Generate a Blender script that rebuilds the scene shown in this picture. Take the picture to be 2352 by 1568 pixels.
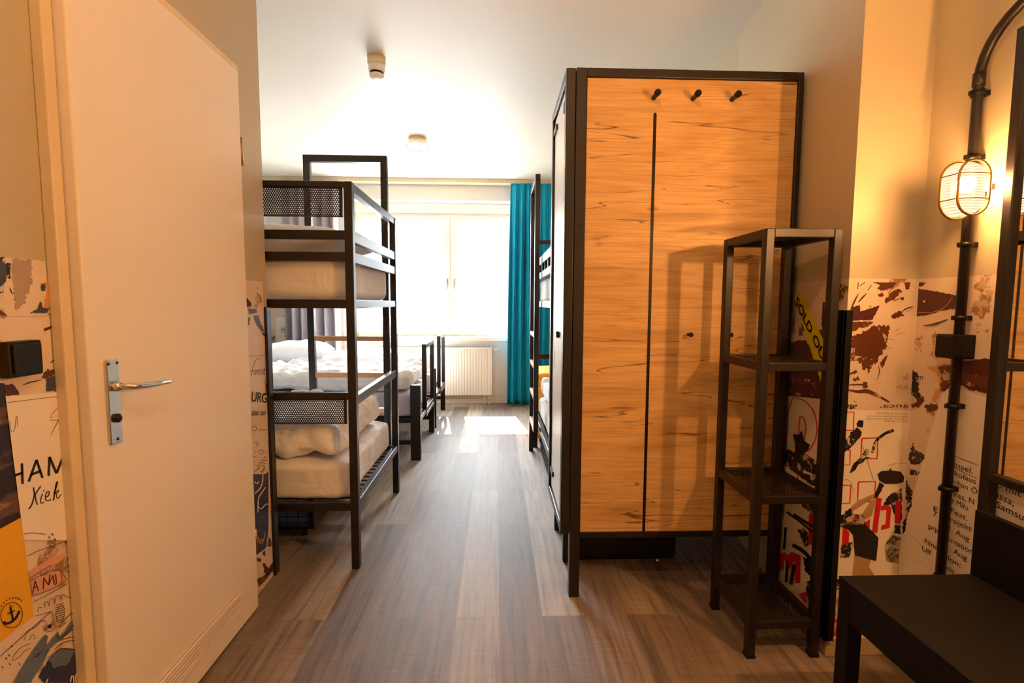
import bpy, bmesh, math, random
from mathutils import Vector, Matrix, noise
from mathutils.geometry import tessellate_polygon
random.seed(7)
S = bpy.context.scene
C = S.collection
for o in list(bpy.data.objects): bpy.data.objects.remove(o)

# ---------------------------------------------------------------- camera
F_PX, CX, CY, EYE = 1100.0, 1176.0, 784.0, 1.2
AX = Vector((0.99945565, 0.00242846, 0.03290153))     # world X, Y and down, seen by the camera (x right, y down, z ahead)
AY = Vector((-0.03260804, -0.07880276, 0.99635678))
AD = Vector((-0.00501235, 0.99688727, 0.07868068))
cam = bpy.data.cameras.new('camera'); co = bpy.data.objects.new('camera', cam); C.objects.link(co)
cam.sensor_width = 36; cam.lens = F_PX / 2352 * 36; cam.clip_start = .02; cam.clip_end = 200
rt = Vector((AX[0], AY[0], -AD[0])); up = -Vector((AX[1], AY[1], -AD[1])); bk = -Vector((AX[2], AY[2], -AD[2]))
co.matrix_world = Matrix(((rt.x, up.x, bk.x, 0), (rt.y, up.y, bk.y, 0), (rt.z, up.z, bk.z, EYE), (0, 0, 0, 1)))
S.camera = co

# ---------------------------------------------------------------- world, sun, exposure
S.view_settings.view_transform = 'Standard'; S.view_settings.look = 'None'
S.view_settings.exposure = 0.38; S.view_settings.gamma = 1; S.view_settings.use_curve_mapping = False
w = bpy.data.worlds.new('sky'); S.world = w; w.use_nodes = True
bg = w.node_tree.nodes['Background']; bg.inputs[0].default_value = (.84, .92, 1.0, 1); bg.inputs[1].default_value = 51.0
sun = bpy.data.lights.new('sun', 'SUN'); sun.energy = 80; sun.angle = math.radians(.6); sun.color = (1, .97, .92)
so = bpy.data.objects.new('sun', sun); C.objects.link(so)
so.rotation_euler = Vector((.14, -1, -1.2)).to_track_quat('-Z', 'Y').to_euler(); so.location = (-2, 12, 12)
pt = bpy.data.lights.new('window_daylight', 'AREA'); pt.shape = 'RECTANGLE'; pt.size = 1.9; pt.size_y = 1.5; pt.cycles.is_portal = True
po = bpy.data.objects.new('window_daylight', pt); C.objects.link(po); po.location = (-.73, 6.0, 1.55)
po.rotation_euler = Vector((0, -1, 0)).to_track_quat('-Z', 'Y').to_euler()
LAMP_L = 6300.0
LAMP_COL = (1.0, .50, .18)

# ---------------------------------------------------------------- helpers
def srgb(h):
    h = h.lstrip('#'); r = []
    for i in (0, 2, 4):
        c = int(h[i:i+2], 16) / 255; r.append(c / 12.92 if c <= .04045 else ((c + .055) / 1.055) ** 2.4)
    return (*r, 1)
MATS = {}
def mat(name, col, rough=.5, metal=0.0, spec=.5, bump=0.0, bscale=200, bdist=.002, var=0.0, vscale=6, coat=0.0):
    m = bpy.data.materials.new(name); m.use_nodes = True; nt = m.node_tree; b = nt.nodes['Principled BSDF']
    c = srgb(col) if isinstance(col, str) else (*col, 1)
    b.inputs['Base Color'].default_value = c; b.inputs['Roughness'].default_value = rough; b.inputs['Metallic'].default_value = metal
    b.inputs['Specular IOR Level'].default_value = spec; b.inputs['Coat Weight'].default_value = coat
    tc = nt.nodes.new('ShaderNodeTexCoord')
    if var:
        n = nt.nodes.new('ShaderNodeTexNoise'); n.inputs['Scale'].default_value = vscale; n.inputs['Detail'].default_value = 5
        nt.links.new(tc.outputs['Object'], n.inputs['Vector'])
        mx = nt.nodes.new('ShaderNodeMix'); mx.data_type = 'RGBA'
        mx.inputs['A'].default_value = tuple(x * (1 - var) for x in c[:3]) + (1,); mx.inputs['B'].default_value = tuple(min(1, x * (1 + var)) for x in c[:3]) + (1,)
        nt.links.new(n.outputs['Fac'], mx.inputs['Factor']); nt.links.new(mx.outputs['Result'], b.inputs['Base Color'])
    if bump:
        n = nt.nodes.new('ShaderNodeTexNoise'); n.inputs['Scale'].default_value = bscale; n.inputs['Detail'].default_value = 3
        nt.links.new(tc.outputs['Object'], n.inputs['Vector'])
        bp = nt.nodes.new('ShaderNodeBump'); bp.inputs['Strength'].default_value = bump; bp.inputs['Distance'].default_value = bdist; n.inputs['Distortion'].default_value = .8 if bdist > .005 else 0
        nt.links.new(n.outputs['Fac'], bp.inputs['Height']); nt.links.new(bp.outputs['Normal'], b.inputs['Normal'])
    MATS[name] = m
    return m
def nodes(m): return m.node_tree, m.node_tree.nodes, m.node_tree.links, m.node_tree.nodes['Principled BSDF']

def box(bm, x0, x1, y0, y1, z0, z1):
    v = [bm.verts.new(p) for p in ((x0,y0,z0),(x1,y0,z0),(x1,y1,z0),(x0,y1,z0),(x0,y0,z1),(x1,y0,z1),(x1,y1,z1),(x0,y1,z1))]
    for f in ((0,3,2,1),(4,5,6,7),(0,1,5,4),(1,2,6,5),(2,3,7,6),(3,0,4,7)): bm.faces.new([v[i] for i in f])
    return bm
def tube(bm, pts, r, n=12, cap=True):
    pts = [Vector(p) for p in pts]; rings = []
    t0 = (pts[1] - pts[0]).normalized()
    a = t0.cross(Vector((0, 0, 1)));  a = a if a.length > .1 else t0.cross(Vector((0, 1, 0))); a.normalize()
    for i, p in enumerate(pts):
        t = (pts[min(i+1, len(pts)-1)] - pts[max(i-1, 0)]).normalized()
        a = (a - t * a.dot(t)).normalized(); b = t.cross(a)
        rr = r[i] if isinstance(r, (list, tuple)) else r
        rings.append([bm.verts.new(p + a * rr * math.cos(2*math.pi*k/n) + b * rr * math.sin(2*math.pi*k/n)) for k in range(n)])
    for i in range(len(rings)-1):
        for k in range(n):
            f = bm.faces.new((rings[i][k], rings[i][(k+1) % n], rings[i+1][(k+1) % n], rings[i+1][k])); f.smooth = n > 6
    if cap: bm.faces.new(rings[0][::-1]); bm.faces.new(rings[-1])
    return bm
def lathe(bm, prof, cen, axis='z', n=32):
    cen = Vector(cen); rings = []
    for (r, h) in prof:
        ring = []
        for k in range(n):
            a = 2*math.pi*k/n; c, s = r*math.cos(a), r*math.sin(a)
            ring.append(bm.verts.new(cen + (Vector((c, s, h)) if axis == 'z' else Vector((h, c, s)) if axis == 'x' else Vector((c, h, s)))))
        rings.append(ring)
    for i in range(len(rings)-1):
        for k in range(n):
            f = bm.faces.new((rings[i][k], rings[i][(k+1) % n], rings[i+1][(k+1) % n], rings[i+1][k])); f.smooth = True
    bm.faces.new(rings[0][::-1]); bm.faces.new(rings[-1])
    return bm
ROOT = {}
def obj(name, bm, m, parent=None, bevel=0.0, label=None, smooth=False, solid=0.0, sub=0):
    if parent is not None: loc = ROOT[parent.name]
    else:
        xs = [v.co for v in bm.verts]
        loc = Vector(((min(v.x for v in xs)+max(v.x for v in xs))/2, (min(v.y for v in xs)+max(v.y for v in xs))/2, min(v.z for v in xs)))
    bmesh.ops.recalc_face_normals(bm, faces=bm.faces)
    if smooth:
        for f in bm.faces: f.smooth = True
    for v in bm.verts: v.co = v.co - loc
    me = bpy.data.meshes.new(name); bm.to_mesh(me); bm.free()
    o = bpy.data.objects.new(name, me); C.objects.link(o); me.materials.append(m if not isinstance(m, str) else MATS[m])
    if parent is not None: o.parent = parent; ROOT[o.name] = loc
    else: o.location = loc; ROOT[o.name] = loc
    if solid: md = o.modifiers.new('thickness', 'SOLIDIFY'); md.thickness = solid; md.offset = 0
    if bevel: md = o.modifiers.new('edge', 'BEVEL'); md.width = bevel; md.segments = 2; md.limit_method = 'ANGLE'
    if sub: md = o.modifiers.new('sub', 'SUBSURF'); md.levels = sub; md.render_levels = sub
    if label: o['label'] = label
    return o
def thing(name, label, cat, loc, group=None):
    o = bpy.data.objects.new(name, None); o.empty_display_size = .1; C.objects.link(o); o.location = loc; ROOT[o.name] = Vector(loc)
    o['label'] = label; o['category'] = cat
    if group: o['group'] = group
    return o
def tag(o, label, cat, group=None, kind=None):
    o['label'] = label; o['category'] = cat
    if group: o['group'] = group
    if kind: o['kind'] = kind
    return o
def struct(name, bm, m, parent=None, bevel=0.0):
    o = obj(name, bm, m, parent, bevel)
    if parent is None: o['kind'] = 'structure'
    return o
def B(*bs):
    bm = bmesh.new()
    for b in bs: box(bm, *b)
    return bm
def perforated(x0, x1, z0, z1, pitch, frac=.34, plane='xz', c=0.0, hn=6):
    """sheet of tessellated hexagons, each with a round hole; plane 'xz' at y=c, 'xy' at z=c, 'yz' at x=c"""
    bm = bmesh.new(); R = pitch / math.sqrt(3); rows = int((z1-z0)/(1.5*R)); cols = int((x1-x0)/pitch)
    cache = {}
    def V(a, b):
        k = (round(a, 5), round(b, 5))
        if k not in cache:
            cache[k] = bm.verts.new((a, c, b) if plane == 'xz' else (a, b, c) if plane == 'xy' else (c, a, b))
        return cache[k]
    for j in range(rows+1):
        for i in range(cols+1):
            cx = x0 + (i + .5*(j % 2)) * pitch; cz = z0 + j*1.5*R
            if cx > x1 + 1e-6: continue
            o_, n_ = [], []
            for k in range(6):
                a = math.radians(60*k+30)
                o_.append(V(cx + R*math.cos(a), cz + R*math.sin(a)))
                n_.append(V(cx + pitch*frac*math.cos(a), cz + pitch*frac*math.sin(a)))
            for k in range(6):
                bm.faces.new((o_[k], o_[(k+1) % 6], n_[(k+1) % 6], n_[k]))
    return bm
def rbox(x0, x1, y0, y1, z0, z1, r, cuts=24, amp=0.0, freq=6, seed=0, zamp=None, sag=0.0):
    bm = bmesh.new(); bmesh.ops.create_cube(bm, size=2); bmesh.ops.subdivide_edges(bm, edges=bm.edges[:], cuts=cuts, use_grid_fill=True)
    c = Vector(((x0+x1)/2, (y0+y1)/2, (z0+z1)/2)); h = Vector(((x1-x0)/2, (y1-y0)/2, (z1-z0)/2)); r = min(r, h.x, h.y, h.z)
    zamp = amp if zamp is None else zamp
    for v in bm.verts:
        p = Vector((v.co.x*h.x, v.co.y*h.y, v.co.z*h.z)); q = Vector([max(-h[i]+r, min(h[i]-r, p[i])) for i in range(3)])
        d = p - q
        if d.length > 1e-9: p = q + d.normalized()*r
        w_ = p + c; s = Vector((seed*3.1, seed*1.7, seed))
        n1 = noise.noise(w_*freq + s); n2 = noise.noise(w_*freq*2.3 + s*2); n3 = 1-abs(noise.noise(w_*freq*1.4 + s*3))*2
        dn = d.normalized() if d.length > 1e-9 else Vector((0, 0, 1 if v.co.z > 0 else -1))
        p += dn * amp * (n1 + .5*n2) + Vector((0, 0, 1)) * zamp * (.6*n3 + .4*n2) * (1 if v.co.z > 0 else 0)
        v.co = p + c
    for f in bm.faces: f.smooth = True
    return bm
def pillow_mesh(c, sx, sy, h, seed=0, rz=0.0, tilt=0.0, n=26):
    bm = bmesh.new(); g = {}
    for sgn in (1, -1):
        for i in range(n+1):
            for j in range(n+1):
                u, v = 2*i/n-1, 2*j/n-1
                e = max(0, (1-abs(u)**3.2)) ** .55 * max(0, (1-abs(v)**3.2)) ** .55
                k = 1 - .06*(abs(u*v)) ; pin = 1-.07*(1-abs(v))*(abs(u)**3)
                x, y = u*sx/2*(1-.05*(1-v*v)*0)*pin, v*sy/2*(1-.05*(1-u*u)*abs(v)**3)
                z = sgn*h/2*e*(1 + .22*noise.noise(Vector((u*2.2+seed, v*2.2, seed))))
                key = (i, j, sgn) if 0 < i < n and 0 < j < n else (i, j, 0)
                if key not in g: g[key] = bm.verts.new((x, y, z if key[2] else 0))
        for i in range(n):
            for j in range(n):
                q = []
                for a, b in ((i,j),(i+1,j),(i+1,j+1),(i,j+1)):
                    q.append(g[(a, b, sgn) if 0 < a < n and 0 < b < n else (a, b, 0)])
                if sgn < 0: q.reverse()
                f = bm.faces.new(q); f.smooth = True
    M = Matrix.Translation(Vector(c)) @ Matrix.Rotation(rz, 4, 'Z') @ Matrix.Rotation(tilt, 4, 'Y')
    bmesh.ops.transform(bm, matrix=M, verts=bm.verts)
    return bm

# ---------------------------------------------------------------- materials
def ramp(nt, stops):
    r = nt.nodes.new('ShaderNodeValToRGB'); e = r.color_ramp.elements
    while len(e) < len(stops): e.new(.5)
    for i, (p, c) in enumerate(stops): e[i].position = p; e[i].color = c if not isinstance(c, str) else srgb(c)
    return r
def floor_material():
    m = mat('plank_floor', '#7d6b5c', .5); nt, N, L, b = nodes(m)
    tc = N.new('ShaderNodeTexCoord'); mp = N.new('ShaderNodeMapping'); mp.inputs['Rotation'].default_value = (0, 0, math.pi/2)
    L.new(tc.outputs['Object'], mp.inputs['Vector'])
    br = N.new('ShaderNodeTexBrick'); br.offset = .37; br.inputs['Scale'].default_value = 1; br.inputs['Brick Width'].default_value = 1.25
    br.inputs['Row Height'].default_value = .165; br.inputs['Mortar Size'].default_value = .0012; br.inputs['Mortar Smooth'].default_value = .2
    br.inputs['Color1'].default_value = (0, 0, 0, 1); br.inputs['Color2'].default_value = (1, 1, 1, 1); br.inputs['Mortar'].default_value = (.2, .2, .2, 1)
    L.new(mp.outputs['Vector'], br.inputs['Vector'])
    plank = ramp(nt, [(0, '#655547'), (.3, '#76665a'), (.62, '#877768'), (1, '#9c8c7d')]); L.new(br.outputs['Color'], plank.inputs['Fac'])
    # grain, shifted per plank
    add = N.new('ShaderNodeVectorMath'); add.operation = 'MULTIPLY_ADD'; add.inputs[1].default_value = (7.3, 5.1, 0)
    L.new(br.outputs['Color'], add.inputs[0]); L.new(tc.outputs['Object'], add.inputs[2])
    m2 = N.new('ShaderNodeMapping'); m2.inputs['Scale'].default_value = (38, 2.2, 1); L.new(add.outputs['Vector'], m2.inputs['Vector'])
    g = N.new('ShaderNodeTexNoise'); g.inputs['Scale'].default_value = 1; g.inputs['Detail'].default_value = 8; g.inputs['Roughness'].default_value = .62; g.inputs['Distortion'].default_value = .6
    L.new(m2.outputs['Vector'], g.inputs['Vector'])
    gr = ramp(nt, [(.28, (.35, .35, .35, 1)), (.5, (.9, .9, .9, 1)), (.72, (1.25, 1.25, 1.25, 1))]); L.new(g.outputs['Fac'], gr.inputs['Fac'])
    # cross saw marks
    m3 = N.new('ShaderNodeMapping'); m3.inputs['Scale'].default_value = (5, 130, 1); L.new(add.outputs['Vector'], m3.inputs['Vector'])
    s = N.new('ShaderNodeTexNoise'); s.inputs['Scale'].default_value = 1; s.inputs['Detail'].default_value = 3; L.new(m3.outputs['Vector'], s.inputs['Vector'])
    sr = ramp(nt, [(.35, (.86, .86, .86, 1)), (.65, (1.1, 1.1, 1.1, 1))]); L.new(s.outputs['Fac'], sr.inputs['Fac'])
    x1 = N.new('ShaderNodeMix'); x1.data_type = 'RGBA'; x1.blend_type = 'MULTIPLY'; x1.inputs['Factor'].default_value = 1
    L.new(plank.outputs['Color'], x1.inputs['A']); L.new(gr.outputs['Color'], x1.inputs['B'])
    x2 = N.new('ShaderNodeMix'); x2.data_type = 'RGBA'; x2.blend_type = 'MULTIPLY'; x2.inputs['Factor'].default_value = .8
    L.new(x1.outputs['Result'], x2.inputs['A']); L.new(sr.outputs['Color'], x2.inputs['B'])
    L.new(x2.outputs['Result'], b.inputs['Base Color'])
    bp = N.new('ShaderNodeBump'); bp.inputs['Strength'].default_value = .25; bp.inputs['Distance'].default_value = .0015
    ad = N.new('ShaderNodeMath'); ad.operation = 'ADD'; L.new(s.outputs['Fac'], ad.inputs[0]); L.new(g.outputs['Fac'], ad.inputs[1])
    L.new(ad.outputs[0], bp.inputs['Height']); L.new(bp.outputs['Normal'], b.inputs['Normal'])
    rr = N.new('ShaderNodeMapRange'); rr.inputs['To Min'].default_value = .56; rr.inputs['To Max'].default_value = .72
    L.new(g.outputs['Fac'], rr.inputs['Value']); L.new(rr.outputs['Result'], b.inputs['Roughness'])
    b.inputs['Specular IOR Level'].default_value = .5
    return m
def oak_material(name='oak_panel', sx=1.0):
    m = mat(name, '#c39a66', .48); nt, N, L, b = nodes(m)
    tc = N.new('ShaderNodeTexCoord')
    mp = N.new('ShaderNodeMapping'); mp.inputs['Scale'].default_value = (1.6, 1.6, 11); L.new(tc.outputs['Object'], mp.inputs['Vector'])
    n = N.new('ShaderNodeTexNoise'); n.inputs['Scale'].default_value = 1; n.inputs['Detail'].default_value = 6; n.inputs['Distortion'].default_value = 1.2; L.new(mp.outputs['Vector'], n.inputs['Vector'])
    base = ramp(nt, [(.25, '#98713c'), (.42, '#c0955a'), (.58, '#d0a76c'), (.8, '#b2864c')]); L.new(n.outputs['Fac'], base.inputs['Fac'])
    mp2 = N.new('ShaderNodeMapping'); mp2.inputs['Scale'].default_value = (7, 7, 190); L.new(tc.outputs['Object'], mp2.inputs['Vector'])
    f = N.new('ShaderNodeTexNoise'); f.inputs['Scale'].default_value = 1; f.inputs['Detail'].default_value = 4; L.new(mp2.outputs['Vector'], f.inputs['Vector'])
    fr = ramp(nt, [(.3, (.8, .78, .74, 1)), (.6, (1.05, 1.05, 1.05, 1))]); L.new(f.outputs['Fac'], fr.inputs['Fac'])
    # long dark cracks
    mp3 = N.new('ShaderNodeMapping'); mp3.inputs['Scale'].default_value = (1.3, 1.3, 20); mp3.inputs['Location'].default_value = (3.3, 0, 1.7); L.new(tc.outputs['Object'], mp3.inputs['Vector'])
    k = N.new('ShaderNodeTexNoise'); k.inputs['Scale'].default_value = 1; k.inputs['Detail'].default_value = 2; k.inputs['Distortion'].default_value = .5; L.new(mp3.outputs['Vector'], k.inputs['Vector'])
    sb = N.new('ShaderNodeMath'); sb.operation = 'SUBTRACT'; sb.inputs[1].default_value = .5; L.new(k.outputs['Fac'], sb.inputs[0])
    ab = N.new('ShaderNodeMath'); ab.operation = 'ABSOLUTE'; L.new(sb.outputs[0], ab.inputs[0])
    kr = ramp(nt, [(0, (0, 0, 0, 1)), (.010, (1, 1, 1, 1))]); L.new(ab.outputs[0], kr.inputs['Fac'])
    mp4 = N.new('ShaderNodeMapping'); mp4.inputs['Scale'].default_value = (2.6, 2.6, 12); mp4.inputs['Location'].default_value = (1, 5, 2); L.new(tc.outputs['Object'], mp4.inputs['Vector'])
    k2 = N.new('ShaderNodeTexNoise'); k2.inputs['Scale'].default_value = 1; L.new(mp4.outputs['Vector'], k2.inputs['Vector'])
    k2r = ramp(nt, [(.44, (1, 1, 1, 1)), (.54, (0, 0, 0, 1))]); L.new(k2.outputs['Fac'], k2r.inputs['Fac'])
    mxk = N.new('ShaderNodeMath'); mxk.operation = 'MAXIMUM'; L.new(kr.outputs['Color'], mxk.inputs[0]); L.new(k2r.outputs['Color'], mxk.inputs[1])
    # knots
    vo = N.new('ShaderNodeTexVoronoi'); vo.inputs['Scale'].default_value = 3.1; mp5 = N.new('ShaderNodeMapping'); mp5.inputs['Scale'].default_value = (1, 0, 1.5)
    L.new(tc.outputs['Object'], mp5.inputs['Vector']); L.new(mp5.outputs['Vector'], vo.inputs['Vector'])
    nd = N.new('ShaderNodeMath'); nd.operation = 'MULTIPLY_ADD'; nd.inputs[1].default_value = .22; L.new(f.outputs['Fac'], nd.inputs[0]); L.new(vo.outputs['Distance'], nd.inputs[2])
    kn = ramp(nt, [(.13, (0, 0, 0, 1)), (.2, (1, 1, 1, 1))]); L.new(nd.outputs[0], kn.inputs['Fac'])
    def mul(a, bb, fac):
        x = N.new('ShaderNodeMix'); x.data_type = 'RGBA'; x.blend_type = 'MULTIPLY'; x.inputs['Factor'].default_value = fac
        L.new(a, x.inputs['A']); L.new(bb, x.inputs['B']); return x.outputs['Result']
    c = mul(base.outputs['Color'], fr.outputs['Color'], .8); 
    dark = N.new('ShaderNodeMix'); dark.data_type = 'RGBA'; dark.inputs['A'].default_value = srgb('#5a3a1c'); L.new(mxk.outputs[0], dark.inputs['Factor']); L.new(c, dark.inputs['B'])
    dk2 = N.new('ShaderNodeMix'); dk2.data_type = 'RGBA'; dk2.inputs['A'].default_value = srgb('#7a5430'); L.new(kn.outputs['Color'], dk2.inputs['Factor']); L.new(dark.outputs['Result'], dk2.inputs['B'])
    L.new(dk2.outputs['Result'], b.inputs['Base Color'])
    bp = N.new('ShaderNodeBump'); bp.inputs['Strength'].default_value = .15; bp.inputs['Distance'].default_value = .001; L.new(f.outputs['Fac'], bp.inputs['Height']); L.new(bp.outputs['Normal'], b.inputs['Normal'])
    return m
def torn_paper(name, a, bcol, ccol, scale, t1, t2, rough=.42, aniso=(1, 1, 1)):
    """printed torn paper: patches of three print colours with ragged borders"""
    m = mat(name, a, rough); nt, N, L, b = nodes(m)
    tc = N.new('ShaderNodeTexCoord'); mp = N.new('ShaderNodeMapping'); mp.inputs['Scale'].default_value = aniso; L.new(tc.outputs['Object'], mp.inputs['Vector'])
    n = N.new('ShaderNodeTexNoise'); n.inputs['Scale'].default_value = scale; n.inputs['Detail'].default_value = 10; n.inputs['Roughness'].default_value = .6; L.new(mp.outputs['Vector'], n.inputs['Vector'])
    n2 = N.new('ShaderNodeTexNoise'); n2.inputs['Scale'].default_value = scale*3.7; n2.inputs['Detail'].default_value = 8; n2.inputs['Roughness'].default_value = .7; L.new(mp.outputs['Vector'], n2.inputs['Vector'])
    r1 = ramp(nt, [(t1-.01, (0, 0, 0, 1)), (t1+.01, (1, 1, 1, 1))]); L.new(n.outputs['Fac'], r1.inputs['Fac'])
    r2 = ramp(nt, [(t2-.01, (0, 0, 0, 1)), (t2+.01, (1, 1, 1, 1))]); L.new(n2.outputs['Fac'], r2.inputs['Fac'])
    st = N.new('ShaderNodeTexNoise'); st.inputs['Scale'].default_value = scale*.8; st.inputs['Detail'].default_value = 4; L.new(tc.outputs['Object'], st.inputs['Vector'])
    base = N.new('ShaderNodeMix'); base.data_type = 'RGBA'; ca = srgb(a); base.inputs['A'].default_value = tuple(x*.78 for x in ca[:3])+(1,); base.inputs['B'].default_value = tuple(min(1, x*1.12) for x in ca[:3])+(1,)
    L.new(st.outputs['Fac'], base.inputs['Factor'])
    x = N.new('ShaderNodeMix'); x.data_type = 'RGBA'; x.inputs['B'].default_value = srgb(bcol); L.new(base.outputs['Result'], x.inputs['A']); L.new(r1.outputs['Color'], x.inputs['Factor'])
    y = N.new('ShaderNodeMix'); y.data_type = 'RGBA'; y.inputs['B'].default_value = srgb(ccol); L.new(x.outputs['Result'], y.inputs['A'])
    mu = N.new('ShaderNodeMath'); mu.operation = 'MULTIPLY'; L.new(r2.outputs['Color'], mu.inputs[0]); L.new(r1.outputs['Color'], mu.inputs[1]); mu2 = N.new('ShaderNodeMath'); mu2.operation = 'MULTIPLY'; mu2.inputs[1].default_value = .9
    L.new(mu.outputs[0], mu2.inputs[0]); L.new(mu2.outputs[0], y.inputs['Factor'])
    L.new(y.outputs['Result'], b.inputs['Base Color'])
    return m

floor_material(); oak_material()
mat('wall_paint', '#b9ab8e', .5, bump=.12, bscale=90, var=.03, vscale=3)
mat('white_paint', '#dedad2', .6, bump=.1, bscale=80, var=.03, vscale=3)
mat('ceiling_paint', '#e2d9cc', .5, bump=.2, bscale=14, var=.03, vscale=3)
mat('door_paint', '#ecdfcd', .32, var=.02, vscale=2)
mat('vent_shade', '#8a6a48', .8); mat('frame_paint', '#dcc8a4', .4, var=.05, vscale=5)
mat('black_steel', '#1c1410', .40, spec=.4, bump=.04, bscale=400)
mat('deep_black', '#0f0c0b', .42, spec=.3)
mat('bench_black', '#0f0c0b', .5, spec=.18, bump=.05, bscale=300)
mat('sheet', '#e6e2e0', .85, spec=.2, bump=.5, bscale=7, bdist=.03)
mat('duvet_cloth', '#f1f0f1', .85, spec=.2, bump=.45, bscale=11, bdist=.025)
mat('pillow_cloth', '#f4f4f6', .85, spec=.2, bump=.4, bscale=9, bdist=.02)
mat('grey_mattress', '#b9b6c2', .85, spec=.2, bump=.2, bscale=80)
mat('upholstery_orange', '#f09a1c', .7)
mat('chrome', '#d8d4cb', .25, metal=1)
mat('brass', '#a9824a', .35, metal=1)
mat('white_plastic', '#ece8e0', .4)
mat('cream_plastic', '#e0d2b6', .45)
mat('radiator_enamel', '#f3efe6', .35)
mat('window_pvc', '#f4ead9', .4)
mat('white_laminate', '#e9e4dc', .35)
mat('rung_wood', '#b98a5c', .45, var=.15, vscale=20)
mat('baseboard_wood', '#b29a78', .45, var=.15, vscale=12)
mat('teal_fabric', '#108aab', .75, spec=.2, bump=.2, bscale=300, var=.06, vscale=8)
mat('grey_fabric', '#a0969a', .8, spec=.2, bump=.2, bscale=300, var=.06, vscale=8)
mat('facade_plaster', '#e6e4e2', .8, var=.05)
mat('facade_trim', '#b9b2a8', .8)
mat('facade_glass', '#59616a', .15)
mat('roof_tile', '#a9a29d', .7)
mat('street', '#8b8880', .9, var=.1)
mat('wire', '#16120f', .4)
mm = mat('mirror_silver', '#f0f0f0', .02, metal=1)
def glass_mat(name, tint, gloss=.05):
    m = bpy.data.materials.new(name); m.use_nodes = True; nt = m.node_tree; nt.nodes.remove(nt.nodes['Principled BSDF'])
    out = nt.nodes['Material Output']; t = nt.nodes.new('ShaderNodeBsdfTransparent'); t.inputs[0].default_value = tint
    g = nt.nodes.new('ShaderNodeBsdfGlossy'); g.inputs['Roughness'].default_value = .02
    mx = nt.nodes.new('ShaderNodeMixShader'); mx.inputs[0].default_value = gloss; nt.links.new(t.outputs[0], mx.inputs[1]); nt.links.new(g.outputs[0], mx.inputs[2]); nt.links.new(mx.outputs[0], out.inputs[0])
    MATS[name] = m
glass_mat('pane_glass', (.97, .98, .98, 1))
def emit_mat(name, col, s):
    m = bpy.data.materials.new(name); m.use_nodes = True; nt = m.node_tree; nt.nodes.remove(nt.nodes['Principled BSDF'])
    e = nt.nodes.new('ShaderNodeEmission'); e.inputs[0].default_value = (*col, 1); e.inputs[1].default_value = s; nt.links.new(e.outputs[0], nt.nodes['Material Output'].inputs[0]); MATS[name] = m
emit_mat('bulb_glow', LAMP_COL, LAMP_L)
emit_mat('dim_bulb_glow', LAMP_COL, 950)
emit_mat('ceiling_bulb_glow', (1, .72, .42), 900); emit_mat('entry_bulb_glow', (1, .58, .28), 3100)
def lampglass(name, col, s):
    m = bpy.data.materials.new(name); m.use_nodes = True; nt = m.node_tree; nt.nodes.remove(nt.nodes['Principled BSDF']); N, L = nt.nodes, nt.links
    tc = N.new('ShaderNodeTexCoord'); wv = N.new('ShaderNodeTexWave'); wv.wave_type = 'BANDS'; wv.bands_direction = 'Z'; wv.inputs['Scale'].default_value = 42; wv.inputs['Distortion'].default_value = .8
    L.new(tc.outputs['Object'], wv.inputs['Vector'])
    r = ramp(nt, [(0, (col[0]*.62, col[1]*.48, col[2]*.4, 1)), (.7, (*col, 1))]); L.new(wv.outputs['Color'], r.inputs['Fac'])
    e = N.new('ShaderNodeEmission'); e.inputs[1].default_value = s; L.new(r.outputs['Color'], e.inputs[0])
    t = N.new('ShaderNodeBsdfTransparent'); t.inputs[0].default_value = (1, .95, .88, 1)
    mx = N.new('ShaderNodeMixShader'); mx.inputs[0].default_value = .6; L.new(t.outputs[0], mx.inputs[1]); L.new(e.outputs[0], mx.inputs[2]); L.new(mx.outputs[0], N['Material Output'].inputs[0]); MATS[name] = m
lampglass('ribbed_lamp_glass', (1, .80, .52), 1.35)
lampglass('ceiling_lamp_glass', (1, .9, .72), 4.5)

# ---------------------------------------------------------------- the room shell
XL, XR, YF, ZC = -.98, 1.38, 5.73, 2.62        # entry walls, far wall, ceiling
XP, YP = 1.145, 1.53                            # corner of the pier on the right
XBL = -2.66                                     # left wall of the dormitory
YE = 2.085                                      # where the entry's left wall ends
struct('floor', B((XBL-.2, 1.9, -1.2, YF+.55, -.12, 0)), 'plank_floor')
struct('ceiling', B((XBL-.2, 1.9, -1.2, YF+.55, ZC, ZC+.15)), 'ceiling_paint')
struct('wall_left', B((XL-.12, XL, -1.0, YE, 0, ZC), (XBL, XL-.12, YE-.12, YE, 0, ZC)), 'wall_paint')
struct('wall_left_dormitory', B((XBL-.15, XBL, YE-.12, YF, 0, ZC)), 'white_paint')
struct('wall_right', B((XR, XR+.15, -1.0, YP, 0, ZC)), 'wall_paint')
bm = bmesh.new()                                # pier and oblique wall behind it
poly = [(XP, YP), (XR+.15, YP), (1.75, 2.6), (1.75, YF), (1.279, YF), (1.279, 2.6)]
lo = [bm.verts.new((x, y, 0)) for x, y in poly]; hi = [bm.verts.new((x, y, ZC)) for x, y in poly]
bm.faces.new(lo[::-1]); bm.faces.new(hi)
for i in range(len(poly)): j = (i+1) % len(poly); bm.faces.new((lo[i], lo[j], hi[j], hi[i]))
struct('wall_right_pier', bm, 'wall_paint')
struct('wall_back', B((XL-.12, XR+.15, -1.1, -1.0, 0, ZC)), 'wall_paint')
WX0, WX1, WZ0, WZ1, YO = -1.70, .22, .79, 2.40, YF+.52
struct('wall_far', B((XBL-.15, WX0, YF, YO, 0, ZC), (WX1, 1.75, YF, YO, 0, ZC), (WX0, WX1, YF, YO, 0, WZ0), (WX0, WX1, YF, YO, WZ1, ZC),
                     (WX0, WX1, YF+.26, YO, 2.27, WZ1)), 'white_paint')
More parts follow.
